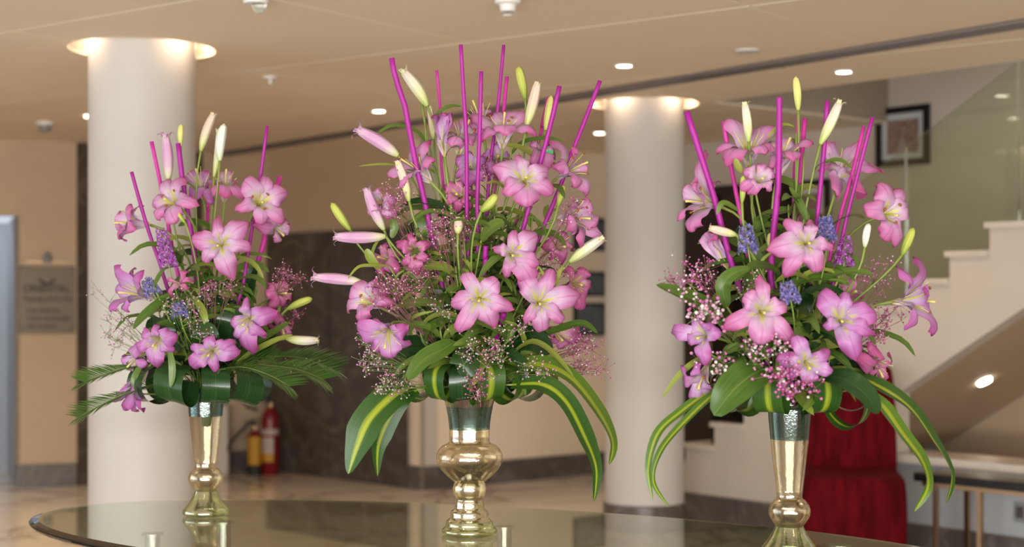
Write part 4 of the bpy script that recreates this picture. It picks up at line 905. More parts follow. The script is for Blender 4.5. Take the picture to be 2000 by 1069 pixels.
for q in ((440, 690, -.10, 452, 600, -.12, 70, 'dark leaf standing behind the mauve lower right bloom of the left vase'), (360, 690, -.06, 350, 590, -.06, 60, 'dark leaf standing behind the bright lower left bloom of the left vase'), (400, 700, -.16, 398, 630, -.18, 60, 'dark leaf standing just above the lowest bloom of the left vase'), (500, 700, .02, 520, 610, .04, 60, 'dark leaf standing behind the right hand rose lily of the left vase'), (320, 700, .0, 296, 620, .0, 56, 'dark leaf leaning left behind the mid left bloom of the left vase')):
    bigleaf('L', [(q[0], q[1], q[2]), ((q[0]*2+q[3])/3+4, (q[1]*2+q[4])/3, q[2]-.01), ((q[0]+q[3]*2)/3+3, (q[1]+q[4]*2)/3, q[5]-.01), (q[3], q[4], q[5])], q[6], 'leafdark', q[7], prof='oval', fold=.25)
for az, r, wd, m, s in ((250, .205, .10, 'leafdark', 'front'), (220, .23, .10, 'leafdark', 'front left'), (290, .19, .085, 'leafdark', 'front right'), (315, .225, .10, 'leafdark', 'right'), (150, .20, .09, 'leafdark', 'rear left'), (40, .20, .09, 'leafdark', 'rear right'), (90, .2, .1, 'leafdark', 'rear')):
    loop('L', az, r, wd, m, 'glossy leaf folded into a loop at the %s of the left vase collar' % s, group='folded leaves round the left vase', z0=.028, up=.07, dn=-.045)
spike('L', (330, 520), (314, 448), -.16, 'mauve', 'mauve larkspur spike under the left profile bloom of the left vase', 60)
spike('L', (300, 575), (285, 545), -.1, 'violet', 'violet larkspur tip behind the mid left lily of the left vase', 30)
spike('L', (352, 618), (348, 590), -.22, 'violet', 'small violet larkspur at the centre of the left vase', 24)
for a in (((228, 645), 34, 42, -.05, 110, 'airy pink spray of babys breath at the left of the left vase', 'gyp2'), ((200, 578), 24, 18, -.05, 14, 'nearly bare spray in front of the thick pillar', 'gyp2'),
          ((358, 610), 28, 36, -.20, 90, 'pink and white spray at the centre of the left vase', 'gyp2'), ((430, 582), 40, 40, -.19, 90, 'pink spray under the front bloom of the left vase', 'gyp'),
          ((562, 548), 26, 20, .0, 90, 'pink spray high at the right of the left vase', 'gyp'), ((575, 612), 26, 10, .02, 26, 'thin spray by the right bud of the left vase', 'gyp'), ((590, 720), 34, 20, -.05, 22, 'scattered florets over the right palm frond', 'gyp2'),
          ((400, 640), 30, 26, -.22, 40, 'sparse spray above the lowest bloom of the left vase', 'gyp2')):
    gyps('L', *a[:6], m=a[6])
for c, o, k in (((352, 480), -.02, 8), ((385, 470), .04, 9), ((415, 440), .05, 8), ((455, 520), 0, 8), ((330, 560), .0, 8), ((310, 600), .05, 8), ((360, 540), -.08, 8), ((400, 560), -.08, 9), ((500, 560), .03, 8), ((440, 600), -.1, 8), ((470, 640), -.05, 8), ((350, 640), -.1, 9), ((390, 650), -.1, 9), ((300, 640), .02, 8)):
    filler('L', c, o, k, 'leafy green stem packed among the lilies of the left vase', group='leafy stems in the left vase')
# ------------------------------------------------------------ CENTRE VASE
lily('C', (981, 292), -.02, (.05, .95, .35), [(918, 240, .0), (940, 284, -.06), (966, 234, .06), (1024, 231, .05), (1044, 270, -.03), (985, 268, -.095)], 'topmost pink lily opening upward in the centre vase', 'b', bell=.62, curl=(1.2, 2.4))
lily('C', (1022, 360), -.13, (.1, .3, .95), [(960, 326), (980, 384), (1012, 304), (1077, 343), (1087, 388), (1030, 418)], 'large pink lily facing front at the upper right of the centre vase', 'n', wk=1.1)
lily('C', (842, 356), -.06, (-.65, .6, .35), [(768, 346, .02), (798, 371, -.06), (788, 325, -.03), (842, 284, .02), (859, 322, -.06), (815, 300, .08)], 'pink lily opening up and left at the upper left of the centre vase', 'b')
lily('C', (895, 302), .02, (.25, .9, .35), [(866, 256, .0), (880, 300, -.08), (930, 258, .04), (912, 250, .06), (920, 290, -.07), (860, 285, -.02)], 'pink lily opening upward left of the tallest magenta stick', 'b', m='tepal')
lily('C', (868, 306), -.04, (-.1, .99, .15), [(851, 236, -.01), (868, 240, -.03), (880, 250, .0), (858, 240, .03), (875, 236, .02)], 'half closed mauve pink lily standing up left of the tallest magenta stick', 'n', m='tepal2', bell=.25, wk=.72, fl=.04, curl=(.8, 2))
lily('C', (1086, 350), .02, (.7, .45, .4), [(1070, 277, .03), (1075, 334, -.06), (1134, 332, .0), (1138, 383, -.02), (1115, 300, -.05), (1110, 370, -.07)], 'pink lily facing right below the rightmost magenta stick', 'b')
lily('C', (758, 402), .02, (-.45, .15, .8), [(733, 382), (748, 366), (790, 390), (785, 428), (745, 438), (728, 412)], 'pale pink lily behind babys breath at the left of the centre vase', 'n')
lily('C', (1088, 430), .0, (.75, .1, .5), [(1138, 392, .0), (1150, 436, -.04), (1163, 469, .0), (1122, 472, -.06), (1110, 396, .03), (1105, 450, -.08)], 'pink lily in profile pointing right beside the middle pillar', 'b')
lily('C', (810, 488), -.11, (.05, -.05, 1), [(800, 455), (838, 472), (836, 512), (814, 540), (784, 524), (782, 478)], 'deep rose lily with dark red anthers at the left of the centre vase', 'r', m='tepal3', wk=.85, fl=.055)
lily('C', (996, 499), -.17, (.1, .1, 1), [(1003, 444), (1057, 456), (1058, 520), (1043, 556), (988, 548), (963, 487)], 'pink lily facing front right of the two middle sticks in the centre vase', 'n')
lily('C', (937, 583), -.22, (0, .05, 1), [(904, 526), (980, 543), (1001, 603), (963, 643), (893, 656), (873, 596)], 'large open lily facing front, lowest at the middle of the centre vase', 'n', wk=1.05, m='tepal')
lily('C', (1051, 593), -.17, (.05, .12, 1), [(1080, 517), (1012, 538), (1135, 578), (1106, 633), (1060, 656), (1023, 636)], 'star shaped pink lily facing front at the lower right of the centre vase', 'n', wk=.95)
lily('C', (742, 600), -.10, (-.55, .4, .75), [(693, 558), (680, 612), (740, 548), (775, 598), (716, 640), (762, 566)], 'pale pink lily facing left at the lower left of the centre vase', 'b')
lily('C', (762, 636), -.19, (-.05, -.4, .9), [(690, 632), (772, 700), (805, 675), (727, 685), (795, 634), (725, 612)], 'mauve pink lily facing down, lowest left bloom of the centre vase', 'n', m='tepal2', wk=1.1, fl=.1)
lily('C', (1108, 556), .0, (.45, .1, .8), [(1090, 520), (1130, 540), (1140, 590), (1125, 615), (1095, 590), (1150, 560)], 'rose pink lily behind the lower right blooms of the centre vase', 'n', m='tepal3')
lily('C', (920, 338), .05, (.0, .35, .9), [(890, 320), (915, 298), (950, 325), (945, 360), (912, 375), (888, 355)], 'pink lily behind the two tall middle sticks of the centre vase', 'n', m='tepal2')
lily('C', (1078, 488), .03, (.4, .2, .8), [(1060, 460), (1095, 462), (1112, 490), (1095, 520), (1062, 512), (1048, 488)], 'rose lily half hidden behind the pale right bud of the centre vase', 'n', m='tepal3', wk=.9)
lily('C', (768, 515), .03, (-.4, .3, .7), [(750, 545), (740, 510), (770, 480), (795, 505), (785, 540), (760, 490)], 'shaded rose lily behind the red anthered bloom of the centre vase', 'n', m='tepal3', wk=.9)
lily('C', (1070, 640), .04, (.5, -.3, .7), [(1050, 640), (1085, 612), (1130, 640), (1135, 665), (1090, 672), (1060, 665)], 'rose lily low at the right edge of the centre vase', 'n', m='tepal3', wk=.8)
lily('C', (945, 268), .06, (-.2, .9, .2), [(930, 240, .0), (960, 238, .03), (925, 262, -.05), (965, 270, -.06), (945, 236, .06), (940, 275, -.08)], 'pink lily behind the topmost bloom of the centre vase', 'n', wk=.85)
lily('C', (905, 392), .03, (-.2, .3, .9), [(880, 372), (905, 352), (935, 378), (928, 412), (900, 425), (875, 405)], 'shaded rose lily between the leftmost and tallest sticks of the centre vase', 'n', m='tepal3', wk=.9)
lily('C', (968, 330), .08, (.1, .5, .8), [(945, 310), (970, 295), (995, 318), (985, 350), (955, 352)], 'pink lily in the shade under the topmost bloom of the centre vase', 'n', m='tepal2', wk=.9)
lily('C', (1050, 318), .07, (.2, .7, .5), [(1030, 296), (1070, 290), (1085, 318), (1060, 345), (1035, 340)], 'small pink lily behind the thick right hand stick of the centre vase', 'n', wk=.8)
bud('C', (778, 304), (704, 256), -.05, 'budpink', 29, 'pink bud with curled tip pointing up and left, upper of the left buds', 1.0)
bud('C', (835, 207), (790, 141), -.02, 'budcream', 27, 'white tipped bud opening at the top left of the centre vase', .8)
bud('C', (824, 204), (812, 152), .03, 'budgreen', 15, 'green bud behind the white tipped top left bud')
bud('C', (1026, 193), (1012, 129), .0, 'budgreen', 20, 'plain green bud, tallest of the centre vase')
bud('C', (1028, 247), (1050, 163), -.04, 'budpeach', 24, 'plump peach bud right of the topmost lily', .2)
bud('C', (1065, 254), (1077, 186), .03, 'budyellow', 17, 'slim yellow bud touching the thick right hand stick')
bud('C', (799, 393), (777, 316), -.12, 'budpeach', 20, 'peach bud standing in front of the upper left lily of the centre vase', .2)
bud('C', (750, 449), (717, 372), -.05, 'budpink', 25, 'pink bud pointing up at the left of the centre vase', .5)
bud('C', (684, 450), (647, 396), -.03, 'budgreen', 19, 'yellow green bud farthest out on the left of the centre vase')
bud('C', (753, 462), (659, 463), -.08, 'budpink', 27, 'long pink bud lying level at the left of the centre vase', .7, nod=(775, 490))
bud('C', (706, 551), (619, 542), -.08, 'budpink', 25, 'long pink bud with curled tip, lowest left of the centre vase', 1.0, nod=(760, 560))
bud('C', (1112, 512), (1176, 466), -.06, 'budcream', 25, 'cream bud pointing right in front of the middle pillar', .4)
bud('C', (940, 413), (971, 380), -.19, 'budgreen', 21, 'short green bud right of the two middle sticks')
bud('C', (894, 457), (896, 426), -.17, 'budpeach', 20, 'small blunt cream bud at the very centre of the centre vase', .15)
bud('C', (1090, 402), (1101, 362), -.08, 'budgreen', 15, 'small green bud below the right hand profile lily')
bud('C', (847, 272), (839, 210), .04, 'budpeach', 16, 'peach bud behind the upper left stick of the centre vase', .2)
stick('C', [(765, 113), (773, 155), (791, 207), (807, 296), (824, 370), (841, 445), (861, 546), (880, 636)], 11, -.14, 'leftmost magenta stick of the centre vase, crossing down to its middle')
stick('C', [(853, 138), (861, 233), (867, 379)], 6, .08, 'thin pink stick behind the left side of the centre vase', 'stick2')
stick('C', [(900, 87), (905, 175), (911, 271), (912, 398), (913, 454)], 8, -.10, 'tallest magenta stick of the centre vase')
stick('C', [(940, 139), (937, 252), (932, 398), (931, 534)], 8, -.13, 'magenta stick just right of the tallest one in the centre vase')
stick('C', [(984, 88), (971, 223), (953, 376)], 7, .03, 'split tipped tall stick above the topmost lily', 'stick')
stick('C', [(990, 150), (982, 236), (975, 320)], 8, .10, 'short pink stick behind the topmost lily', 'stick2')
stick('C', [(1093, 168), (1074, 249), (1052, 331), (1021, 450)], 9.5, -.09, 'thick magenta stick leaning right beside the yellow bud')
stick('C', [(1172, 158), (1141, 239), (1114, 307), (1080, 400)], 8.5, .03, 'rightmost magenta stick of the centre vase, leaning out', 'stick')
stick('C', [(1070, 190), (1058, 245), (1045, 303)], 6, .10, 'thin pink stick behind the yellow bud of the centre vase', 'stick2')
stick('C', [(949, 480), (947, 505), (946, 530)], 10, -.12, 'cut short magenta stick at the heart of the centre vase')
stick('C', [(984, 612), (976, 640), (968, 665)], 11, -.15, 'cut short dark magenta stick low beside the front lily of the centre vase')
D_ = (0, -.8, .6)
bigleaf('C', [(800, 758, -.12), (765, 775, -.16), (722, 820, -.19), (698, 872, -.2), (680, 926, -.2)], 64, 'dracaena', 'broad yellow striped leaf hanging lowest left of the centre vase', 'dracaena_leaf', 'strap', D_, fold=.2, n=24)
bigleaf('C', [(815, 762, -.10), (782, 780, -.13), (756, 825, -.14), (738, 875, -.15), (737, 930, -.15)], 40, 'dracaena', 'narrower striped leaf hanging beside the broad one on the left of the centre vase', 'dracaena_leaf', 'strap', (.5, -.7, .5), fold=.2, n=24)
bigleaf('C', [(985, 722, -.1), (1045, 712, -.13), (1110, 735, -.13), (1165, 800, -.12), (1196, 862, -.12), (1190, 908, -.12)], 44, 'dracaena2', 'long striped leaf arching farthest right from the centre vase', 'dracaena_leaf', 'strap', (.4, -.6, .7), fold=.25, roll=(.3, -.4), n=28)
bigleaf('C', [(1000, 752, -.14), (1060, 752, -.18), (1105, 785, -.19), (1140, 850, -.19), (1164, 915, -.18), (1160, 980, -.18)], 44, 'dracaena', 'long striped leaf arching inside the farthest right one of the centre vase', 'dracaena_leaf', 'strap', (.3, -.7, .6), fold=.25, roll=(.2, -.3), n=28)
bigleaf('C', [(888, 668, -.18), (860, 685, -.2), (825, 705, -.21), (796, 742, -.21)], 46, 'leafbroad', 'broad green leaf drooping left above the centre vase collar', prof='oval')
bigleaf('C', [(905, 680, -.2), (908, 700, -.23), (906, 718, -.24), (900, 735, -.23)], 62, 'leafdark', 'dark folded leaf at the middle front of the centre vase', prof='oval', fold=-.2)
bigleaf('C', [(870, 700, -.05), (840, 690, -.08), (800, 680, -.08), (765, 690, -.08)], 70, 'leafdark', 'wide dark leaf behind the collar at the left of the centre vase', prof='oval')
bigleaf('C', [(960, 700, -.05), (1000, 670, -.08), (1040, 665, -.1), (1078, 690, -.1)], 72, 'leafdark', 'wide dark leaf behind the collar at the right of the centre vase', prof='oval')
bigleaf('C', [(1000, 690, -.12), (1040, 668, -.14), (1080, 690, -.14), (1122, 738, -.14)], 28, 'leafolive', 'yellowing leaf curling over the right of the centre vase', face=(0, -.5, .9))
bigleaf('C', [(1060, 655, -.05), (1100, 640, -.06), (1140, 632, -.06), (1168, 652, -.06)], 26, 'leafbroad', 'pointed green leaf sticking out right in front of the middle pillar')
bigleaf('C', [(1052, 520, -.22), (1078, 560, -.20), (1094, 530, -.19), (1101, 520, -.18)], 12, 'leafolive', 'small olive leaf below the pale right bud of the centre vase')
bigleaf('C', [(940, 470, -.12), (955, 450, -.14), (972, 438, -.15), (985, 434, -.15)], 34, 'leafmid', 'green leaf between the middle sticks and the right hand front lily', prof='oval')
bigleaf('C', [(826, 480, -.05), (824, 455, -.06), (825, 430, -.06), (828, 412, -.05)], 26, 'leafbroad', 'upright dark leaf beside the leftmost stick of the centre vase', root=False, prof='oval')
bigleaf('C', [(765, 465, -.1), (770, 448, -.1), (768, 436, -.1), (764, 430, -.1)], 18, 'leafmid', 'small upright leaf right of the long level pink bud', root=False, prof='oval')
bigleaf('C', [(740, 525, -.08), (727, 510, -.08), (720, 498, -.08), (716, 486, -.08)], 20, 'leafolive', 'pale olive leaf between the two long pink buds', prof='oval')
bigleaf('C', [(760, 520, -.08), (728, 519, -.1), (700, 522, -.1), (679, 545, -.1)], 12, 'leafolive', 'narrow curved leaf above the lowest left pink bud')
bigleaf('C', [(700, 325, -.03), (728, 322, -.03), (750, 321, -.03), (774, 322, -.03)][::-1], 9, 'leafolive', 'thin level leaf under the upper left pink bud of the centre vase', root=False)
bigleaf('C', [(850, 225, -.03), (868, 212, -.03), (885, 207, -.03), (901, 208, -.03)], 15, 'leafmid', 'small curved leaf below the white tipped bud', root=False)
bigleaf('C', [(848, 700, -.02), (838, 640, -.04), (845, 590, -.05), (842, 550, -.05)], 60, 'leafdark', 'tall dark leaf behind the left foliage of the centre vase', prof='oval')
bigleaf('C', [(990, 690, .0), (1000, 640, .0), (1010, 590, .02), (1015, 540, .02)], 66, 'leafdark', 'tall dark leaf behind the right foliage of the centre vase', prof='oval')
bigleaf('C', [(920, 660, -.02), (905, 610, -.03), (900, 560, -.02), (905, 500, .0)], 60, 'leafdark', 'tall dark leaf behind the front lily of the centre vase', prof='oval')
bigleaf('C', [(1005, 480, -.1), (975, 500, -.12), (952, 520, -.13), (935, 545, -.13)], 24, 'leafmid', 'green leaf slanting behind the upper tepals of the front lily', prof='lance')
for az, r, wd, m, s in ((262, .13, .07, 'leafdark', 'front'), (235, .16, .07, 'dracaena', 'front left'), (205, .19, .075, 'dracaena', 'left'), (292, .165, .085, 'dracaena', 'front right'), (320, .20, .085, 'dracaena', 'right'), (345, .21, .075, 'leafdark', 'far right'), (175, .2, .08, 'leafdark', 'far left'), (60, .2, .09, 'leafdark', 'rear right'), (120, .2, .09, 'leafdark', 'rear left')):
    loop('C', az, r, wd, m, 'leaf folded into a loop at the %s of the centre vase collar' % s, group='folded leaves round the centre vase', up=.055, dn=-.05, z0=.01)
for a in (((868, 455), 55, 40, -.12, 190, 'dense pink spray left of the middle sticks of the centre vase', 'gyp'), ((775, 400), 38, 34, -.08, 130, 'dense pink spray over the pale left lily of the centre vase', 'gyp'),
          ((765, 570), 46, 40, -.16, 200, 'dense pink spray above the lower left lilies', 'gyp'), ((830, 540), 40, 50, -.14, 110, 'pink spray along the lower half of the leftmost stick', 'gyp'),
          ((720, 690), 34, 38, -.14, 180, 'thick pale spray at the lower left edge of the centre vase', 'gyp2'), ((770, 750), 36, 26, -.2, 110, 'pale spray over the striped left leaves', 'gyp2'),
          ((955, 695), 52, 40, -.27, 150, 'white and pink spray in front of the centre vase collar', 'gyp2'), ((930, 755), 18, 28, -.27, 60, 'small spray hanging over the rim of the centre vase', 'gyp'),
          ((1045, 730), 30, 22, -.2, 50, 'pale spray on the right hand folded leaves of the centre vase', 'gyp2'), ((1140, 680), 40, 46, -.03, 150, 'airy mauve spray at the lower right of the centre vase', 'gyp'), ((1150, 720), 36, 16, .0, 50, 'mauve florets drifting in front of the middle pillar', 'gyp'),
          ((1105, 420), 30, 30, -.06, 70, 'pink spray by the right hand profile lily', 'gyp'), ((960, 345), 30, 34, -.02, 60, 'pink spray below the topmost lily', 'gyp'), ((1060, 520), 50, 40, -.12, 60, 'thin pink spray between the right hand lilies', 'gyp'), ((860, 610), 40, 34, -.2, 50, 'sparse white spray left of the front lily', 'gyp2'), ((1000, 650), 30, 30, -.22, 40, 'sparse white spray right of the front lily', 'gyp2')):
    gyps('C', *a[:6], m=a[6])
for c, o, k in (((800, 420), .0, 9), ((835, 395), .04, 9), ((860, 360), .0, 8), ((880, 400), -.06, 9), ((905, 420), -.08, 9), ((940, 420), -.04, 9), ((970, 400), -.02, 9), ((1000, 430), .0, 9), ((1040, 420), .0, 9), ((1070, 400), .05, 8), ((860, 480), -.08, 9), ((890, 520), -.1, 9), ((930, 500), -.08, 10), ((960, 470), -.08, 9), ((1040, 500), -.06, 8), ((830, 560), -.06, 9), ((870, 570), -.1, 9), ((990, 600), -.1, 8), ((1020, 580), -.06, 8), ((820, 640), -.1, 9), ((860, 640), -.12, 9), ((1000, 640), -.14, 8), ((1040, 660), -.1, 8), ((950, 650), -.16, 8), ((1000, 250), .0, 4), ((1060, 290), .0, 5), ((830, 240), .0, 4)):
    filler('C', c, o, k, 'leafy green stem packed among the lilies of the centre vase', group='leafy stems in the centre vase')
# ------------------------------------------------------------ RIGHT VASE
lily('R', (1462, 330), .02, (-.05, .9, .35), [(1398, 306, -.03), (1432, 250, .03), (1500, 262, .03), (1460, 262, .08), (1425, 325, -.08), (1495, 315, -.07)], 'pink lily opening upward at the top left of the right vase', 'n', bell=.6)
lily('R', (1474, 366), -.06, (.1, .35, .9), [(1450, 340), (1480, 322), (1505, 345), (1506, 385), (1462, 388), (1436, 382)], 'pink lily facing front below the topmost left bloom of the right vase', 'n', wk=.95)
lily('R', (1517, 348), .0, (.2, .95, .2), [(1488, 300, -.03), (1530, 288, .05), (1576, 292, .0), (1500, 295, .05), (1545, 322, -.07), (1500, 340, -.07)], 'pink lily opening upward behind the thickest stick of the right vase', 'n')
lily('R', (1634, 360), .04, (.25, .75, -.6), [(1613, 290, .03), (1671, 297, .05), (1712, 340, .0), (1687, 386, -.06), (1638, 396, -.06), (1600, 342, -.03)], 'pink lily seen from behind at the upper right of the right vase', 'n')
lily('R', (1408, 404), .0, (-.85, .2, .45), [(1383, 316, .02), (1412, 358, .05), (1343, 375, .0), (1341, 422, -.05), (1362, 456, -.03), (1366, 365, -.07)], 'pink lily in profile with curled tepals at the upper left of the right vase', 'b')
lily('R', (1712, 425), -.02, (.45, .15, .85), [(1705, 353), (1757, 367), (1767, 405), (1747, 490), (1712, 478), (1676, 412)], 'large pink lily facing right at the right side of the right vase', 'b', wk=1.1)
lily('R', (1572, 478), -.16, (-.05, .15, 1), [(1528, 422), (1584, 434), (1626, 488), (1594, 543), (1522, 547), (1500, 489)], 'pink lily facing front crossing the thickest stick of the right vase', 'n', wk=.95)
lily('R', (1483, 610), -.20, (0, .12, 1), [(1485, 541), (1540, 594), (1547, 677), (1482, 684), (1408, 642), (1443, 576)], 'star shaped pink lily facing front at the left of the right vase', 'n', m='tepal')
lily('R', (1638, 628), -.17, (-.1, .15, 1), [(1592, 570), (1657, 565), (1719, 610), (1706, 655), (1673, 703), (1605, 645)], 'large rose pink lily facing front at the right of the right vase', 'n', wk=.95, m='tepal2')
lily('R', (1742, 590), -.03, (.85, .1, .45), [(1781, 515, .03), (1744, 531, -.03), (1793, 572, -.06), (1814, 648, .0), (1760, 638, -.06), (1795, 600, .05)], 'rose lily in profile farthest right in the right vase', 'b', m='tepal2', wk=.85)
lily('R', (1570, 706), -.22, (.0, -.05, 1), [(1546, 646), (1512, 703), (1624, 690), (1630, 728), (1577, 755), (1530, 735)], 'lowest front lily of the right vase, just above its neck', 'n', m='tepal2')
lily('R', (1388, 658), -.12, (-.5, .1, .8), [(1312, 648), (1358, 616), (1386, 718), (1420, 645), (1350, 670), (1400, 630)], 'mauve pink lily facing left at the lower left of the right vase', 'n', m='tepal2')
lily('R', (1382, 712), -.11, (-.4, -.65, .6), [(1360, 780), (1330, 708), (1355, 730), (1400, 745), (1385, 765), (1365, 695)], 'mauve lily drooping lowest left in the right vase', 'b', m='tepal2', wk=.85)
lily('R', (1692, 690), -.03, (.45, -.6, .5), [(1714, 738), (1680, 715), (1690, 665), (1722, 690), (1700, 735), (1665, 690)], 'rose lily drooping behind the large right bloom of the right vase', 'n', m='tepal3', wk=.7)
lily('R', (1422, 525), .0, (-.5, .75, .3), [(1379, 471, .0), (1392, 464, -.03), (1400, 475, -.06), (1408, 480, .03), (1388, 490, .04)], 'half closed pink lily pointing up at the left of the right vase', 'n', bell=.28, wk=.72, fl=.03)
lily('R', (1645, 590), .05, (.2, .4, .7), [(1625, 560), (1660, 556), (1680, 590), (1655, 620), (1625, 610)], 'small shaded lily behind the large rose bloom of the right vase', 'n', m='tepal3', wk=.7)
bud('R', (1462, 277), (1455, 204), -.03, 'budcream', 21, 'blush pink bud on top of the upper left lily of the right vase', .4)
bud('R', (1559, 215), (1554, 149), .0, 'budyellow', 18, 'tallest bud of the right vase, smooth and yellow')
bud('R', (1602, 282), (1639, 202), -.05, 'budcream', 24, 'cream bud with open tip leaning right on a stick of the right vase', .5)
bud('R', (1449, 397), (1451, 343), -.11, 'budgreen', 14, 'slim green bud in front of the upper left lilies of the right vase')
bud('R', (1438, 459), (1388, 446), -.11, 'budpeach', 20, 'peach pink bud lying level at the left of the right vase', .2)
bud('R', (1762, 498), (1784, 445), -.04, 'budgreen', 20, 'yellow green bud farthest right on the right vase', nod=(1720, 560))
bud('R', (1689, 483), (1697, 436), -.08, 'budwhite', 17, 'pale green bud under the large right facing lily')
bud('R', (1506, 490), (1504, 455), -.05, 'budyellow', 14, 'small pale yellow bud half hidden by the thickest stick of the right vase')
stick('R', [(1341, 218), (1376, 326), (1398, 397), (1414, 460), (1447, 570)], 12, -.06, 'leftmost magenta stick of the right vase, leaning left')
stick('R', [(1413, 238), (1429, 332), (1454, 459), (1470, 540)], 9, .04, 'second magenta stick from the left in the right vase', 'stick2')
stick('R', [(1522, 190), (1522, 214), (1520, 357), (1511, 459), (1508, 580)], 12.5, -.14, 'thickest magenta stick of the right vase, near its centre')
stick('R', [(1572, 232), (1565, 314), (1559, 431)], 10, .08, 'pink stick behind the tall yellow bud of the right vase', 'stick2')
stick('R', [(1616, 197), (1609, 295), (1593, 459), (1586, 540)], 9.5, -.04, 'tall magenta stick behind the cream bud of the right vase')
stick('R', [(1687, 247), (1665, 338), (1631, 459), (1612, 540)], 8, .02, 'second magenta stick from the right in the right vase', 'stick2')
stick('R', [(1704, 229), (1674, 345), (1646, 459), (1626, 560)], 8, -.06, 'rightmost thin magenta stick of the right vase')
stick('R', [(1558, 220), (1556, 289), (1550, 380)], 6, .12, 'thinnest stick of the right vase, beside the tall yellow bud', 'stick2')
stick('R', [(1502, 683), (1501, 700), (1500, 715)], 10, -.2, 'cut short magenta stick beside the lowest front lily of the right vase')
bigleaf('R', [(1430, 742, -.08), (1395, 758, -.12), (1330, 805, -.13), (1285, 848, -.13), (1266, 915, -.12), (1275, 978, -.12)], 22, 'dracaena2', 'slender striped leaf hanging at the far left of the right vase, outer of two', 'dracaena_leaf', 'strap', (-.3, -.6, .7), fold=.25, n=28)
bigleaf('R', [(1435, 748, -.12), (1395, 770, -.16), (1340, 822, -.18), (1292, 880, -.18), (1276, 940, -.17), (1307, 991, -.17)], 20, 'dracaena2', 'slender striped leaf hooking at its tip, inner of two left of the right vase', 'dracaena_leaf', 'strap', (-.3, -.7, .6), fold=.25, roll=(0, .6), n=28)
bigleaf('R', [(1660, 730, -.08), (1710, 752, -.12), (1775, 795, -.12), (1822, 860, -.12), (1858, 925, -.12), (1848, 984, -.12)], 44, 'dracaena', 'long striped leaf arching farthest right from the right vase', 'dracaena_leaf', 'strap', (.4, -.6, .7), fold=.28, roll=(.2, -.5), n=28)
bigleaf('R', [(1680, 758, -.14), (1722, 792, -.18), (1760, 845, -.18), (1800, 900, -.18), (1812, 950, -.17), (1786, 999, -.17)], 38, 'dracaena2', 'striped leaf hooking back at its tip, inner of two right of the right vase', 'dracaena_leaf', 'strap', (.3, -.7, .6), fold=.28, roll=(.1, -.4), n=28)
bigleaf('R', [(1385, 690, -.1), (1350, 712, -.12), (1322, 738, -.12), (1292, 778, -.12)], 18, 'leafolive', 'thin twisted leaf left of the drooping mauve lily')
bigleaf('R', [(1440, 640, -.06), (1400, 610, -.1), (1340, 578, -.12), (1281, 556, -.12)], 54, 'leafbroad', 'large pointed leaf reaching left in front of the middle pillar', fold=.25)
bigleaf('R', [(1490, 722, -.2), (1465, 735, -.23), (1430, 765, -.25), (1394, 812, -.25)], 80, 'leafbroad', 'broad glossy leaf drooping at the lower left of the right vase', prof='oval', fold=.2, wav=.004)
bigleaf('R', [(1610, 735, -.18), (1650, 742, -.22), (1690, 770, -.23), (1716, 808, -.23)], 56, 'leafdark', 'broad dark leaf drooping at the lower right of the right vase', prof='oval', fold=.2)
bigleaf('R', [(1420, 600, -.13), (1412, 560, -.14), (1432, 535, -.15), (1466, 524, -.15)], 34, 'leafmid', 'green leaf above the star shaped lily of the right vase', prof='oval')
bigleaf('R', [(1640, 540, -.1), (1655, 555, -.12), (1640, 548, -.12), (1618, 547, -.12)], 14, 'leafmid', 'small dark leaf crossing the right hand stick of the right vase')
bigleaf('R', [(1400, 420, -.08), (1408, 400, -.08), (1420, 398, -.08), (1442, 412, -.08)][::-1], 20, 'leafmid', 'small leaf crossing the leftmost stick of the right vase', root=False)
bigleaf('R', [(1436, 310, -.1), (1440, 322, -.1), (1448, 334, -.1), (1460, 332, -.1)], 20, 'leafolive', 'small leaf in front of the topmost left lily of the right vase', root=False)
bigleaf('R', [(1500, 268, -.1), (1520, 248, -.1), (1535, 243, -.1), (1552, 248, -.1)], 13, 'leafolive', 'curved leaf left of the tall yellow bud', root=False)
bigleaf('R', [(1612, 318, -.05), (1630, 312, -.05), (1648, 316, -.05), (1665, 330, -.05)], 16, 'leafmid', 'level leaf under the cream bud of the right vase', root=False)
bigleaf('R', [(1575, 430, -.05), (1566, 405, -.05), (1555, 385, -.05), (1541, 365, -.05)], 24, 'leafmid', 'upright leaf between the middle sticks of the right vase', root=False)
bigleaf('R', [(1478, 610, -.02), (1470, 560, -.03), (1478, 520, -.02), (1470, 480, -.02)], 44, 'leafmid', 'upright green leaf right of the half closed lily', prof='oval')
bigleaf('R', [(1560, 690, .0), (1555, 640, -.02), (1560, 590, -.02), (1570, 550, .0)], 70, 'leafdark', 'tall dark leaf at the middle of the right vase', prof='oval')
bigleaf('R', [(1620, 700, .0), (1640, 670, .02), (1655, 640, .03), (1680, 620, .03)], 76, 'leafdark', 'dark leaf behind the large rose lily of the right vase', prof='oval')
bigleaf('R', [(1640, 745, -.02), (1670, 730, -.03), (1690, 722, -.03), (1700, 710, -.03)], 66, 'leafdark', 'dark leaf behind the drooping rose lily of the right vase', prof='oval')
bigleaf('R', [(1500, 690, -.02), (1470, 680, -.03), (1440, 690, -.04), (1420, 720, -.05)], 70, 'leafdark', 'dark leaf behind the lower left of the right vase', prof='oval')
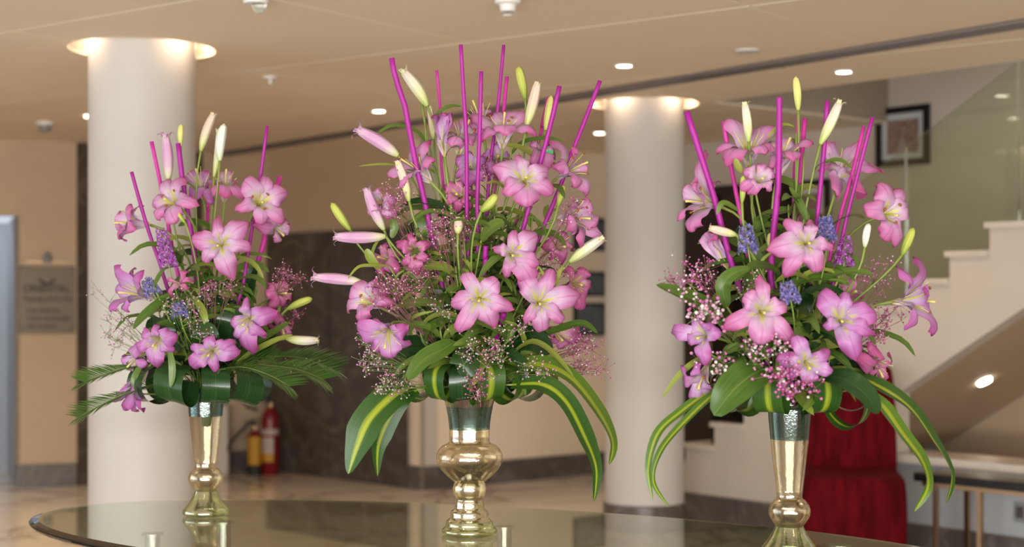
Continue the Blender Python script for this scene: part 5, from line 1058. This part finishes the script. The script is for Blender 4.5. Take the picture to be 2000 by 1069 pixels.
for az, r, wd, m, s in ((240, .16, .08, 'dracaena', 'front left'), (205, .19, .08, 'dracaena', 'left'), (295, .16, .085, 'dracaena', 'front right'), (325, .21, .06, 'dracaena', 'right'), (350, .2, .085, 'leafdark', 'far right'), (170, .2, .08, 'leafdark', 'far left'), (60, .18, .09, 'leafdark', 'rear right'), (120, .18, .09, 'leafdark', 'rear left')):
    loop('R', az, r, wd, m, 'leaf folded into a loop at the %s of the right vase collar' % s, group='folded leaves round the right vase', up=.07, dn=-.045 if az != 325 else -.06, z0=.024 if az != 325 else .0)
spike('R', (1462, 492), (1456, 440), -.12, 'violet', 'violet larkspur spike left of the thickest stick of the right vase')
spike('R', (1614, 468), (1612, 424), -.08, 'violet', 'violet larkspur spike between the right hand sticks', 50)
spike('R', (1648, 520), (1650, 462), -.05, 'mauve', 'dark mauve larkspur spike by the rightmost stick')
spike('R', (1545, 590), (1536, 552), -.21, 'violet', 'small violet larkspur above the lowest lilies of the right vase', 36)
for a in (((1365, 540), 36, 36, -.06, 120, 'magenta spray high at the left of the right vase', 'gyp', (.002, .0036)), ((1310, 535), 16, 18, .0, 24, 'thin pink spray in front of the middle pillar', 'gyp', (.002, .003)),
          ((1362, 590), 34, 44, -.17, 70, 'white dotted spray over the large pointed leaf', 'gyp2', (.003, .0052)), ((1400, 615), 26, 24, -.24, 26, 'few large white florets left of the star shaped lily', 'gyp2', (.004, .0058)),
          ((1480, 690), 60, 26, -.24, 80, 'pale spray below the star shaped lily', 'gyp2', (.0026, .0046)), ((1545, 745), 55, 34, -.28, 150, 'pink spray over the neck of the right vase', 'gyp', (.003, .005)), ((1390, 715), 40, 20, -.2, 34, 'florets on the drooping mauve lily', 'gyp2', (.003, .005)),
          ((1715, 540), 40, 40, .0, 80, 'airy magenta spray at the right of the right vase', 'gyp', (.0018, .003)), ((1735, 610), 34, 26, .0, 60, 'mauve spray under the farthest right lily', 'gyp', (.0018, .003)), ((1712, 650), 24, 24, -.03, 60, 'mauve spray right of the large rose lily', 'gyp', (.002, .0034)), ((1460, 560), 24, 30, -.12, 40, 'small spray left of the thickest stick', 'gyp2', (.002, .0034))):
    gyps('R', *a[:6], m=a[6], size=a[7])
for c, o, k in (((1440, 450), .0, 8), ((1470, 440), -.02, 9), ((1500, 430), .04, 8), ((1540, 400), .0, 8), ((1580, 420), .0, 8), ((1620, 430), .02, 7), ((1490, 510), -.04, 9), ((1530, 540), -.06, 9), ((1560, 560), -.08, 9), ((1600, 540), -.04, 9), ((1640, 560), .0, 8), ((1450, 580), -.02, 8), ((1500, 640), -.1, 9), ((1550, 640), -.12, 9), ((1590, 620), -.08, 9), ((1440, 680), -.08, 8), ((1520, 700), -.12, 9), ((1620, 700), -.1, 8), ((1680, 640), .0, 7), ((1570, 300), .0, 4), ((1555, 260), .0, 3)):
    filler('R', c, o, k, 'leafy green stem packed among the lilies of the right vase', group='leafy stems in the right vase')
